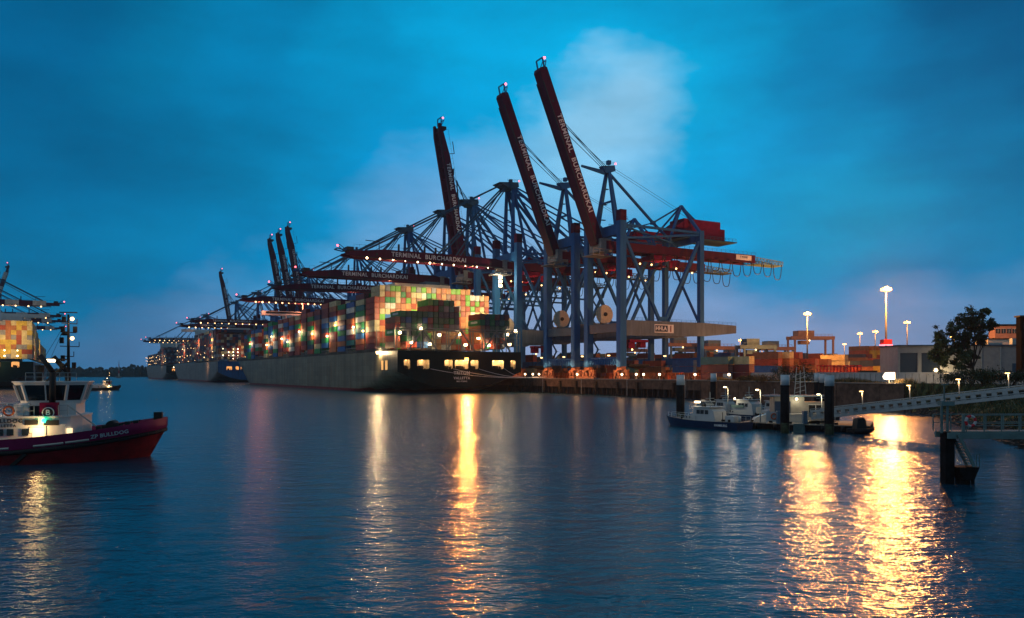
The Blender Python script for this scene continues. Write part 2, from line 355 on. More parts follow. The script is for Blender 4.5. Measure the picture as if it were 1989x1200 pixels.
def quay():
    q = empty('quay_wall', H(-114.6, -4.2, 0), AN, 'brown lit quay wall with dark piles below, under the cranes', 'quay wall')
    L = 180; mb = MB()
    x = 0; i = 0
    while x < L:
        l = rnd.choice((9, 11, 13)); mb.box((.55, x + l / 2, 4.5), (1.1, l - .12, 3.2)); x += l
    mb.build('wall_panel', M['brick'], q)
    MB().box((.9, L / 2, 6.22), (2.4, L, .36)).build('coping', M['conc'], q)
    MB().box((4.5, L / 2, 1.5), (.5, L, 5.5)).build('back_wall', M['dark'], q)
    mb0 = MB().tube((0, 0, -2), (0, 0, 2.9), .38, 8).mesh('pile', M['dark'])
    for i in range(44):
        for r_ in ((.5,) if i % 2 else (.5, 1.6)):
            o = bpy.data.objects.new('pile', mb0); COL.objects.link(o); o.parent = q; o.location = (r_, 1.4 + i * 3.05, 0)
    fb = MB()
    for k in range(5): fb.box((0, 0, 2.1 + k * .72), (.7, 1.1, .5))
    fb.box((.28, 0, 3.4), (.14, 1.6, 4.0)); fm = fb.mesh('fender', M['rubber'])
    for y in (14, 34, 46, 60, 74, 86, 98, 110):
        o = bpy.data.objects.new('fender', fm); COL.objects.link(o); o.parent = q; o.location = (-.4, y, 0)
    mb = MB()
    for y in (8, 40, 70, 100): mb.beam((-.15, y, .3), (-.15, y, 6.3), .08); mb.beam((-.15, y + .45, .3), (-.15, y + .45, 6.3), .08); [mb.beam((-.15, y, .5 + k * .35), (-.15, y + .45, .5 + k * .35), .04) for k in range(17)]
    mb.build('ladder', M['gal'], q)
    q2 = empty('quay_wall', H(65.4, -4.2, 0), AN, 'long far stretch of quay wall behind the moored container ships', 'quay wall')
    MB().box((.55, 700, 3), (1.1, 1400, 6.6)).build('wall_panel', M['brick'], q2)
    MB().box((.9, 700, 6.4), (2.4, 1400, .3)).build('coping', M['conc'], q2)
    # retaining wall from quay corner toward the bank
    a, b = CORN, CREST[0]; d = (b - a); L = d.length; rz = math.atan2(d.y, d.x)
    q = empty('retaining_wall', a, rz, 'dark brown retaining wall behind the small boats, grass on top', 'wall')
    mb = MB(); n = 12
    for i in range(n): mb.box((L / n * (i + .5), -.2 + (.06 if i % 2 else 0), 2.4), (L / n - .1, .9, 7.4))
    mb.build('wall_panel', M['brick'], q)
    MB().box((L / 2, -.25, 6.2), (L, 1.3, .25)).build('coping', M['conc'], q)
quay()
# bank: strip between shoreline and crest
SHORE = [Vector((86.6, 173.5, 0)), Vector((79, 150, 0)), Vector((70, 128, 0)), Vector((62.5, 108, 0)), Vector((52.5, 84, 0)), Vector((47, 55, 0))]
def resample(P, n):
    L = [0]
    for a, b in zip(P, P[1:]): L.append(L[-1] + (b - a).length)
    o = []
    for i in range(n):
        s = L[-1] * i / (n - 1); k = 0
        while k < len(L) - 2 and L[k + 1] < s: k += 1
        o.append(P[k].lerp(P[k + 1], (s - L[k]) / (L[k + 1] - L[k])))
    return o
SA, SB = resample(SHORE, 60), resample(CREST, 60)
def bankpt(i, f):
    p = SA[i].lerp(SB[i], f); e = QZ + .1
    z = -1.2 + (e + 1.2) * (f ** 1.05)
    return Vector((p.x, p.y, z))
def bank():
    mb = MB(); K = 14; r = random.Random(5)
    for i in range(60):
        for j in range(K + 1):
            p = bankpt(i, j / K); nz = .35 if 0 < j < K else 0
            mb.v.append((p.x + r.uniform(-.3, .3), p.y + r.uniform(-.3, .3), p.z + r.uniform(-nz, nz)))
    for i in range(59):
        for j in range(K):
            a = i * (K + 1) + j; mb.f.append([a, a + 1, a + K + 2, a + K + 1]); mb.mi.append(0); mb.sm.append(True)
    kind(mb.build('river_bank', M['grass']), 'structure')
    mb = MB()     # riprap
    for k in range(1500):
        i = r.randrange(59); f = abs(r.gauss(.12, .09)); p = bankpt(i, min(.5, f)); s = r.uniform(.18, .55)
        ax = [Vector((r.uniform(-1, 1), r.uniform(-1, 1), r.uniform(-1, 1))).normalized() * s * r.uniform(.7, 1.1) for _ in range(8)]
        vs = [p + Vector((a * s * r.uniform(.6, 1.1), b * s * r.uniform(.6, 1.1), c * s * r.uniform(.4, .9) + .1)) for a in (-1, 1) for b in (-1, 1) for c in (-1, 1)]
        mb.add(vs, [(0, 1, 3, 2), (4, 6, 7, 5), (0, 4, 5, 1), (2, 3, 7, 6), (0, 2, 6, 4), (1, 5, 7, 3)])
    kind(mb.build('rocks', M['rock']), 'stuff')
    mb = MB()     # grass tufts and low shrubs on bank
    for k in range(16000):
        i = r.randrange(59); f = r.uniform(.28, 1.0); p = bankpt(i, f); cl = math.sin(i * .7) * math.sin(f * 9 + i * .3)
        h = r.uniform(.3, .9) * (1.6 if cl > .25 else .8); a = r.uniform(0, 6.3); mb.m = 0 if r.random() < .8 else 1
        dx, dy = math.cos(a) * .09, math.sin(a) * .09; q = p + Vector((r.gauss(0, .2), r.gauss(0, .2), 0))
        t = q + Vector((r.gauss(0, .3), r.gauss(0, .3), h))
        mb.add([q + Vector((dx, dy, -.1)), q - Vector((dx, dy, .1)), t], [(0, 1, 2)])
    kind(mb.build('bank_vegetation', [M['leaf'], M['drygrass']]), 'stuff')
    mb = MB(); a, b = CORN, CREST[0]; d = (b - a).normalized(); n = Vector((-d.y, d.x, 0)); L = (b - a).length
    if n.x < 0: n = -n
    for k in range(9000):
        s = r.uniform(2, L); o = abs(r.gauss(1.2, .9)); q = a + d * s + n * (o + .5); q.z = QZ
        if math.sin(s * .21) + math.sin(s * .53) < -.4 and r.random() < .75: continue
        h = r.uniform(.3, 1.0) * (1.1 + .5 * math.sin(s * .3)); an = r.uniform(0, 6.3); dx, dy = math.cos(an) * .07, math.sin(an) * .07
        t = q + Vector((r.gauss(0, .25), r.gauss(0, .25), h)); mb.m = 0 if r.random() < .3 else 1
        mb.add([q + Vector((dx, dy, 0)), q - Vector((dx, dy, 0)), t], [(0, 1, 2)])
    kind(mb.build('wall_top_grass', [M['leaf'], M['drygrass']]), 'stuff')
bank()

# ------------------------------------------------------------------ containers
def cont_mesh(colname, L=12.19, h=2.6):
    mb = MB(); W = 2.27; h -= .14
    mb.box((0, 0, h / 2), (W - .1, L - .1, h - .08))
    for sx in (-1, 1):
        for sy in (-1, 1): mb.box((sx * (W / 2 - .07), sy * (L / 2 - .07), h / 2), (.15, .15, h))
        for z in (.09, h - .07): mb.box((sx * (W / 2 - .05), 0, z), (.11, L - .3, .15))
    for sy in (-1, 1):
        for z in (.09, h - .07): mb.box((0, sy * (L / 2 - .05), z), (W - .3, .11, .16))
        mb.m = 1
        for x in (-.75, -.3, .3, .75): mb.beam((x, sy * (L / 2 - .01), .15), (x, sy * (L / 2 - .01), h - .15), .05)
        mb.box((0, sy * (L / 2 - .03), h / 2), (.06, .07, h - .3))
        for z in (.24, h - .22): mb.box((0, sy * (L / 2 - .02), z), (W - .4, .05, .07))
        for x in (-1.03, 1.03): mb.box((x, sy * (L / 2 - .02), h / 2), (.06, .05, h - .5))
        for z in (.9, 1.5): mb.box((-.5, sy * (L / 2 + .0), z), (.35, .05, .12)); mb.box((.5, sy * (L / 2 + .0), z), (.35, .05, .12))
        mb.m = 0
    return mb.mesh('container', [CM[colname], M['lash']])
CMESH = {}
def cmesh(c, L=12.19):
    if (c, L) not in CMESH: CMESH[(c, L)] = cont_mesh(c, L)
    return CMESH[(c, L)]
NCONT = [0]
def container(c, loc, rz, label, group, L=12.19):
    o = bpy.data.objects.new('shipping_container', cmesh(c, L)); COL.objects.link(o); o.location = loc; o.rotation_euler = (0, 0, rz)
    tag(o, label, 'container', group); NCONT[0] += 1; return o
class Mass:                      # the many containers past the 300 nearest: one object
    def __init__(s): s.mb = MB(); s.keys = list(CC)
    def add(s, c, loc, rz, L=12.19, h=2.56, W=2.4):
        s.mb.m = s.keys.index(c); s.mb.box((loc[0], loc[1], loc[2] + h / 2), (W, L - .15, h), rz)
        ux = Vector((math.cos(rz), math.sin(rz), 0)); uy = Vector((-math.sin(rz), math.cos(rz), 0)); p = Vector(loc)
        for sx in (-1, 1):
            q = p + ux * sx * (W / 2) - uy * (L / 2 - .12); s.mb.beam(q, q + Vector((0, 0, h)), .12)
MASS = Mass()
PAL = ['green', 'green', 'dark green', 'rust red', 'orange', 'maroon', 'rust red', 'navy', 'blue', 'blue', 'teal', 'grey', 'orange', 'cream', 'rust red', 'maroon', 'white', 'green', 'orange']
LIT = ['orange', 'tan', 'rust red', 'lime green', 'brown', 'cream', 'cream', 'white', 'tan', 'green', 'orange', 'grey', 'rust red', 'tan', 'lime green', 'rust red']
ORD = ['first', 'second', 'third', 'fourth', 'fifth', 'sixth', 'seventh', 'eighth', 'ninth', 'tenth', 'eleventh', 'twelfth', 'thirteenth', 'fourteenth', 'fifteenth', 'sixteenth', 'seventeenth', 'eighteenth', 'nineteenth', 'twentieth', 'twenty-first', 'twenty-second', 'twenty-third', 'twenty-fourth']

# ------------------------------------------------------------------ container ships
def hull(root, L, B, ZD, msides, mtr, holes, rake=12, name='hull'):
    hb = B / 2; mb = MB()
    ys = [0, 6, 14, 24, 36, 50, 66, 90, 150, 230, 290, 310, 325, 340, 352, 362, 371, 379, 386, 392, 397, 400]; ys = [y * L / 400 for y in ys]
    NZ = 16; rows = []
    for y in ys:
        yn = y * 400 / L
        z0 = max(-1.5, 2.2 - yn * .075) if yn < 60 else -1.5
        Rr = max(.01, 7.5 - yn * .085) if yn < 90 else .01
        zd = ZD + max(0, (yn - 350) / 50) ** 1.3 * 4.5
        row = []
        for j in range(NZ + 1):
            f = j / NZ; z = z0 + (zd - z0) * f ** 1.15
            zz = 2.2 - yn * .075 - (1.6 if yn > 8 else 0)
            k = min(1, max(0, (z - zz) / Rr)) ** .42 if Rr > .02 else 1
            fz = max(0, min(1, z / ZD))
            y1 = 300 + 45 * fz; y2 = 386 + 14 * fz
            q = 0 if yn < y1 else min(1, (yn - y1) / (y2 - y1)); bw = 1 - q ** (1.7 + .8 * fz)
            row.append((hb * k * max(0, bw), z))
        rows.append(row)
    for sgn in (-1, 1):
        o = len(mb.v)
        for y, row in zip(ys, rows):
            for b, z in row: mb.v.append((sgn * b, y, z))
        for i in range(len(ys) - 1):
            for j in range(NZ):
                a = o + i * (NZ + 1) + j; zc = sum(mb.v[q][2] for q in (a, a + 1, a + NZ + 1, a + NZ + 2)) / 4
                mb.f.append([a, a + 1, a + NZ + 2, a + NZ + 1]); mb.mi.append(1 if zc < 1.3 else 0); mb.sm.append(True)
    mb.m = 2      # deck
    n = len(ys)
    mb.add([(-r[-1][0], y, r[-1][1] - .02) for y, r in zip(ys, rows)] + [(r[-1][0], y, r[-1][1] - .02) for y, r in zip(ys, rows)], [(i, i + 1, n + i + 1, n + i) for i in range(n - 1)])
    h = mb.build(name, [msides, M['boot'], M['deck']], root)
    # transom: lower curved part then upper band with real openings
    mb = MB(); r0 = rows[0]; zs = ZD * .5
    low = [(b, z) for b, z in r0 if z < zs - .3]
    bz = hb
    prof = [(0, r0[0][1])] + [p for p in low[1:]] + [(bz, zs)]
    for (b1, z1), (b2, z2) in zip(prof, prof[1:]):
        mb.add([(-b1, 0, z1), (b1, 0, z1), (b2, 0, z2), (-b2, 0, z2)], [(0, 1, 2, 3)])
    xs = sorted(set([-bz, bz] + [a for hh in holes for a in (hh[0], hh[1])])); zl = sorted(set([zs, ZD] + [a for hh in holes for a in (hh[2], hh[3])]))
    for x1, x2 in zip(xs, xs[1:]):
        for z1, z2 in zip(zl, zl[1:]):
            cx, cz = (x1 + x2) / 2, (z1 + z2) / 2
            if any(hh[0] < cx < hh[1] and hh[2] < cz < hh[3] for hh in holes): continue
            mb.add([(x1, 0, z1), (x2, 0, z1), (x2, 0, z2), (x1, 0, z2)], [(0, 1, 2, 3)])
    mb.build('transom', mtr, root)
    return rows
def openings(root, holes, mfr, lit=None):
    for k, (x1, x2, z1, z2) in enumerate(holes):
        D = 3.2; mb = MB(); e = .004
        mb.add([(x1 + e, D, z1 + e), (x2 - e, D, z1 + e), (x2 - e, D, z2 - e), (x1 + e, D, z2 - e), (x1 + e, .03, z1 + e), (x2 - e, .03, z1 + e), (x2 - e, .03, z2 - e), (x1 + e, .03, z2 - e)],
               [(0, 1, 2, 3), (0, 4, 5, 1), (3, 2, 6, 7), (0, 3, 7, 4), (1, 5, 6, 2)])
        o = mb.build('mooring_opening', E['room'] if lit is None else M['cream'], root)
        if lit is not None:
            nl = max(1, round((x2 - x1) / 4))
            for q in range(nl): xx = x1 + (x2 - x1) * (q + .5) / nl + .4; MB().box((xx, 2.2, z2 - .4), (.5, .3, .25)).build('lamp', E['warm'], o); point((xx, 1.9, z2 - .9), lit[k], (1, .56, .2), .2, root)
        fr = MB(); t_ = .28
        for a, b in (((x1, z1), (x2, z1)), ((x2, z1), (x2, z2)), ((x2, z2), (x1, z2)), ((x1, z2), (x1, z1))): fr.beam((a[0], -.06, a[1]), (b[0], -.06, b[1]), t_, .16, (0, 1, 0))
        for sx, X in ((1, x1), (-1, x2)):
            for sz, Z in ((1, z1), (-1, z2)): fr.prism([(X, Z), (X + sx * .7, Z), (X, Z + sz * .7)], -.05, .12)
        fr.build('frame', mfr, o)
        mc = MB(); wd_ = x2 - x1; r = random.Random(k)
        for q in range(max(2, int(wd_ * 1.4))):
            xx = r.uniform(x1 + .4, x2 - .4); hh = r.uniform(.4, 1.5); mc.box((xx, 1 + r.random(), z1 + hh / 2), (r.uniform(.25, .6), .5, hh))
        if wd_ > 3: mc.tube((x1 + wd_ * .2, 1.2, z1 + .8), (x1 + wd_ * .55, 1.2, z1 + .8), .8, 10)
        mc.build('mooring_winch', M['dark'], o)

S1 = H(0, -36.5)
def tx(px):      # photo column on transom plane -> metres from centreline
    r = (px - CX) / F; P = H(0, -66); s = (r * P.y - P.x) / (V.x - r * V.y); return s - 29.5
def ship1():
    s = empty('container_ship', S1, AN, 'green-hulled container ship with lit stacks, its dark stern facing us in the middle', 'container ship')
    holes = [(tx(a), tx(b), 10.2, 14.4) for a, b in ((783.7, 797.3), (809.5, 834.7), (863, 880), (883, 910), (913.4, 929.7), (955.5, 979), (990.8, 1002))]
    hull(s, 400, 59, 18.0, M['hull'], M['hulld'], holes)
    openings(s, holes, M['hulld'], [90, 260, 260, 320, 260, 320, 110])
    for b, sz, z in (('TRITON', 1.9, 8.6), ('VALLETTA', 1.5, 6.4), ('IMO 9728942', .8, 5.0)):
        put_text(text(b, sz, M['letter'], space=1.15, bold=.03), s, (tx(897), -.08, z), (1, 0, 0), (0, 0, 1))
    ml = MB(); 
    for a, b in (((tx(836), -.2, 10.4), (33.5, -8, 6.9)), ((tx(880), -.2, 10.4), (33.8, -12, 6.9)), ((tx(979), -.2, 10.6), (33.6, -4, 6.9)), ((tx(930), -.2, 10.4), (34, -14, 6.9))):
        A_, B_ = Vector(a), Vector(b); ml.path([A_.lerp(B_, q / 8) - Vector((0, 0, 1.6 * (1 - (q / 4 - 1) ** 2))) for q in range(9)], .09, 5)
    ml.build('mooring_rope', M['letter'], s)
    # stern truss (lashing bridge)
    tr = MB(); zt = 27.6
    ps = [tx(p) for p in (772, 798, 823, 848, 873, 897, 920, 943, 966, 990, 1011)]
    for x in ps: tr.beam((x, .6, 18), (x, .6, zt), .35); tr.beam((x, 3.2, 18), (x, 3.2, zt), .3)
    for z in (zt, zt - .9): tr.beam((ps[0], .6, z), (ps[-1], .6, z), .4); tr.beam((ps[0], 3.2, z), (ps[-1], 3.2, z), .3)
    for z in (21.2, 24.3): tr.beam((ps[0], .6, z), (ps[-1], .6, z), .16)
    for a, l, r_ in ((822, 794, 851), (896, 867, 923), (965, 939, 992)):
        for q in (l, r_): tr.beam((tx(a), .35, zt - .5), (tx(q), .35, 18.2), .5)
    tr.rail([(ps[0], .6, zt + .2), (ps[-1], .6, zt + .2)], 1.1, 1.5, .05)
    tr.build('lashing_bridge', M['lash'], s)
    rl = MB()
    rl.rail([(-29.3, y, 18 + (0 if y < 350 else (y - 350) / 50 * 4)) for y in range(20, 360, 20)], 1.2, 3, .05)
    rl.build('railing', M['lash'], s)
    ht = MB()      # hatch coamings & lashing posts between bays
    for k in range(24):
        y = 27 + k * 14.6; ht.box((-26.6, y, 19.2), (4.6, .9, 2.2)); 
        for z in (21.5, 24.5, 27.5): ht.box((-28.4, y, z), (1.2, .8, .12))
        for x in (-29, -26): ht.beam((x, y, 18), (x, y, 28), .22)
    for k in range(120): ht.beam((-28.8, 30 + k * 2.8, 18), (-28.8, 30 + k * 2.8, 20.4), .35); 
    ht.box((-27.8, 195, 20.5), (2.4, 335, .3))
    ht.build('lashing_posts', M['lash'], s)
    # casing, funnel and bridge
    fb = MB(); fb.box((7, 66, 35.5), (30, 12, 35.5)); fb.box((-3, 59.8, 51.6), (3, .4, 1.2)); fb.build('funnel_casing', M['cream'], s)
    MB().box((14, 68, 54), (8, 8, 2.5)).build('funnel', M['crane_d'], s)
    fb = MB(); fb.box((0, 268, 33), (26, 14, 34)); fb.box((0, 268, 51.2), (58, 7, 3.0)); fb.build('bridge_house', M['white'], s)
    MB().box((0, 264.4, 51.8), (54, .3, 1.1)).build('window_band', M['glass'], s)
    mb = MB(); mb.tube((0, 268, 52), (0, 268, 64), .5); mb.beam((-4, 268, 60), (4, 268, 60), .3); mb.build('mast', M['white'], s)
    # port side shell opening aft
    o = MB(); o.box((-29.55, 13, 12), (.2, 2.4, 4)); o.box((-29.55, 18, 12), (.2, 2.0, 4)); o.build('side_opening', E['room'], s)
    return s
SHIP1 = ship1()
def s1(x, y, z): return S1 + V * x + U * y + Vector((0, 0, z))
r1 = random.Random(11)
# tall lit wall of containers, facing the stern
COLS = 23; CW = 2.5
XW = [-29.5 + 1.3 + i * CW for i in range(COLS)]
WALLY = 28.5; TH = 2.62; Z0 = 19.4
heights = [8, 11] + [11] * 17 + [10] * 4
heights[0] = 9
SBH = [5, 6, 6, 6, 6, 6, 8, 8, 8, 8, 8, 7, 0, 0, 0, 0, 6, 6, 6, 6, 6, 6, 0]       # stern bay
def wcol(i, tier):
    return LIT[r1.randrange(len(LIT))]
for i in range(COLS):
    for k in range(heights[i]):
        hidden = (SBH[i] - .5 > k) and i > 0 and not (k < 3 and 6 <= i <= 15)
        c = wcol(i, k)
        if k == heights[i] - 1 and 1 <= i: c = ['cream', 'grey', 'lime green', 'lime green', 'brown', 'tan', 'lime green', 'grey', 'lime green', 'tan', 'grey', 'tan', 'orange', 'tan', 'lime green', 'lime green', 'tan', 'tan', 'white', 'white', 'cream', 'tan'][(i - 1) % 22]
        if i == 0: c = ['maroon', 'rust red', 'rust red', 'cream', 'cream', 'rust red', 'rust red', 'rust red', 'rust red'][k % 9]
        if i == 1 and k > 8: c = 'cream'
        if i == 2 and k == 5: c = 'blue'
        p = s1(XW[i], WALLY + 6.1, Z0 + k * TH)
        if hidden: MASS.add(c, p, AN)
        else: container(c, p, AN, '%s container in the tall lit wall, %s column from left, %s tier from top' % (c, ORD[i], ORD[heights[i] - 1 - k]), 'containers stacked on the middle ship')
SB = ['green', 'dark green', 'navy', 'teal', 'dark green', 'navy', 'maroon', 'rust red', 'navy', 'blue', 'dark green', 'grey']
for i in range(COLS):
    for k in range(SBH[i]):
        if k == SBH[i] - 1: c = 'dark green' if i < 6 else (['dark green', 'green', 'green', 'maroon', 'green'][i % 5] if i < 11 else ('maroon' if i < 15 else ['navy', 'maroon', 'navy', 'green', 'rust red'][i % 5]))
        else: c = SB[r1.randrange(len(SB))]
        if i == 0: c = ['brown', 'rust red', 'green', 'rust red', 'brown'][k]
        if i == 1 and k == 5: c = 'green'
        if i == 6 and k > 5: c = 'lime green' if k == 7 else 'rust red'
        if i == 16: c = ['rust red', 'orange', 'orange', 'orange', 'green', 'rust red'][k]
        p = s1(XW[i] + .4, 4.2 + 6.1, Z0 + k * TH)
        if k < 3 and (i in (1, 21) or 6 <= i <= 15): continue          # open bays where the lights show
        if k < 1 : MASS.add(c, p, AN); continue
        o = container(c, p, AN, '%s container above the stern truss bay, %s column from left, %s tier from top' % (c, ORD[i], ORD[SBH[i] - 1 - k]), 'containers stacked on the middle ship')
        if c == 'green' and i in (0, 1, 16):
            put_text(text('EVERGREEN', 1.25, M['letter'], bold=.03), o, (-1.24, 0, 1.3), (0, -1, 0), (0, 0, 1))
# port side bays going forward
bayH = [10, 9, 9, 10, 10, 9, 9, 10, 9, 9, 9, 9, 8, 9, 9, 9, 8, 8, 8, 7, 7, 7, 6, 5]
for b in range(23):
    y = 43.2 + b * 14.6 + 6.1
    if 256 < y < 278: continue
    hb = bayH[b]
    inset = 0 if y < 325 else (y - 325) * .28
    for k in range(hb):
        for col in range(0, 6):
            if col > 0 and k < hb - 1 and col > 1: continue
            c = PAL[r1.randrange(len(PAL))]; x = XW[0] + inset + col * CW
            kk = k - (1 if (col == 0 and b % 3 == 1) else 0)
            if kk < 0 : continue
            p = s1(x, y, Z0 + k * TH)
            if col == 0 and b < 3:
                container(c, p, AN, '%s container at ship side, %s bay forward of the lit wall, %s tier up' % (c, ORD[b], ORD[k]), 'containers stacked on the middle ship')
            else: MASS.add(c, p, AN)
    MASS.add('navy', s1(0, y, Z0 + (hb - 1) * TH), AN, W=40)
# lights on ship 1
def ship_lamp(ship, loc, watts, col=(1, .66, .32), r=.5, vis='white', s=.5):
    o = MB().box((0, 0, 0), (s, s, s)).build('floodlight', E[vis], ship); o.location = loc
    if loc[1] > 20: point(Vector(loc) + Vector((0, -.9, 0)), watts, col, r, ship)
    else: point(Vector(loc) + Vector((0, -.9, 0)), watts * 1.6, col, r, ship, spot=160, aim=Vector(loc) + Vector((0, 10, -2)))
for x, z, wt in ((-27.5, 25.5, 2600), (-22, 21.5, 1500), (-17.5, 27.6, 900), (-13.5, 21, 1500), (-9, 25, 700), (0.5, 25.5, 2600), (3.5, 21, 2600), (9.8, 24, 1200), (15, 21, 1500), (24.8, 26, 1500), (25.5, 21.5, 1200), (28.6, 27.8, 2200)):
    ship_lamp(SHIP1, (x, 3.6 if x > -27 else 2.5, z), wt, r=.6, s=1.0)
for x, z in ((-26, 34), (-14, 37), (-4, 44), (10, 44), (20, 36), (27, 32)):
    point((x, 18.5, z), 7500, (1, .74, .4), .6, SHIP1, spot=155, aim=(x, 28.5, z))
MB().box((tx(905), -.7, 14.6), (1.5, .7, 1.3)).build('floodlight', E['hps'], SHIP1); point((tx(905), -1.6, 14.6), 45000, (1, .33, .065), .6, SHIP1, spot=150, aim=(tx(905), -40, 6))
ship_lamp(SHIP1, (-30.4, 22, 17.6), 8500, (1, .68, .34), .5, 'white', .9)
for k, y in enumerate((42.5, 57, 86, 101, 130, 159, 188, 203, 232, 247, 305)):
    o = MB().box((0, 0, 0), (.8, .8, .8)).build('floodlight', E['white' if k % 2 else 'warm'], SHIP1); o.location = (-30, y, 28 + (k % 3) * 2.5)
    point((-32.2, y, 28 + (k % 3) * 2.5), 4200, (1, .66, .34), .5, SHIP1, spot=165, aim=(0, y, 28))

def far_ship(t, v, L, label, hm, tm, seed, tiers, nb, zdeck=19.5, side=-1, pal=PAL, ncol=23):
    o = H(t, v); s = empty('container_ship', o, AN, label, 'container ship')
    holes = [(a, a + w_, 11.5, 15) for a, w_ in ((-22, 5), (-14, 3), (-9.5, 3.5), (4, 4), (10, 4), (19, 4))]
    hull(s, L, 59, zdeck, hm, tm, holes); openings(s, holes, tm)
    r = random.Random(seed)
    def P(x, y, z): return o + V * x + U * y + Vector((0, 0, z))
    for b in range(nb):
        y = 8 + b * 14.8; hb = tiers[min(b, len(tiers) - 1)]
        for k in range(hb):
            for c in range(ncol):
                x = -27.6 + c * 2.51; edge = (c < 1 if side < 0 else c > ncol - 2)
                if b > 0 and not edge and k < hb - 1: continue
                if b > 0 and not edge and c % 1: continue
                if y > 320 and edge: continue
                MASS.add(pal[r.randrange(len(pal))], P(x, y, zdeck + 1.5 + k * 2.62), AN)
    fb = MB(); fb.box((0, L * .68, zdeck + 20), (26, 12, 40)); fb.box((0, L * .68, zdeck + 41), (58, 6, 3)); fb.build('bridge_house', M['white'], s)
    fb = MB().box((0, 62, zdeck + 17), (20, 10, 34)).build('funnel_casing', M['white'], s)
    return s
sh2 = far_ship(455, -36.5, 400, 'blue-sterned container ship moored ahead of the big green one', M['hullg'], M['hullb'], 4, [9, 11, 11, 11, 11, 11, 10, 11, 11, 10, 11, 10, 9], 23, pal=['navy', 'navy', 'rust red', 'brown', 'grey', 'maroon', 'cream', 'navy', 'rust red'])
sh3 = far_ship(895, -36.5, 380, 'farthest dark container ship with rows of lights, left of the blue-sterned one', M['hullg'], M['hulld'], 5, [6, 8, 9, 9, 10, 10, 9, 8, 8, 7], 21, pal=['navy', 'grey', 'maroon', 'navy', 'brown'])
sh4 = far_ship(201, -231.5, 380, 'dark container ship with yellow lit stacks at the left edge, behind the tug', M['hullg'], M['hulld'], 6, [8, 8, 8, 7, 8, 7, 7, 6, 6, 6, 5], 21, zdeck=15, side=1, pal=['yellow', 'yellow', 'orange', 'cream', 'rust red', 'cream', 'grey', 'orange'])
def cluster(ship, pts, m, s=.8):
    mb = MB()
    for p in pts: mb.sph(p, s * .6, 6)
    me = None
    for p in pts:
        if me is None: me = MB().sph((0, 0, 0), s * .6, 6).mesh('deck_lamp', m)
        o = bpy.data.objects.new('deck_lamp', me); COL.objects.link(o); o.parent = ship; o.location = p; o.scale = [rnd.uniform(.45, 1.25)] * 3
rr = random.Random(2)
cluster(sh2, [(x, -.3, z) for z in (22, 25, 28, 31) for x in (-25, -20, -16, -12, -2, 4, 9, 13) if rr.random() < .85], E['white'], 1.0)
cluster(sh2, [(-30.3, y + rr.uniform(-6, 6), z + rr.uniform(-1.5, 1.5)) for y in range(20, 330, 26) for z in (23, 28, 36) if rr.random() < .6], E['small'], .7)
cluster(sh3, [(-30.3, y + rr.uniform(-6, 6), z + rr.uniform(-1.5, 1.5)) for y in range(10, 330, 26) for z in (24, 29, 34) if rr.random() < .7], E['small'], .8)
cluster(sh3, [(x, -.3, 17) for x in (-20, -16, 14, 18)], E['white'], 1.4)
cluster(sh4, [(x, -.3, z) for z in (18, 21) for x in (-5, 4, 11, 16, 22)], E['white'], .9)
cluster(sh4, [(27, y, z) for y in range(16, 330, 24) for z in (17.5, 24)], E['small'], 1.0)
for x, y, z, wt in ((8, -14, 26, 8000), (22, -12, 30, 6500), (34, 30, 22, 6000), (36, 120, 26, 9000)): point((x, y, z), wt, (1, .68, .3), .8, sh4, spot=140, aim=(10, y + 30, z + 4))
point((10, -1.5, 13.5), 2500, (1, .6, .25), .5, sh4)
for x, y, z, wt in ((-36, 40, 40, 14000), (-36, 130, 40, 14000), (-10, -8, 26, 5000), (-36, 250, 36, 14000), (-36, 60, 15, 2500)): point((x, y, z), wt, (1, .5, .22), .8, sh2, spot=150, aim=(0, y + 8, z))
point((-40, 60, 30), 9000, (1, .6, .3), .8, sh3, spot=140, aim=(0, 60, 30))

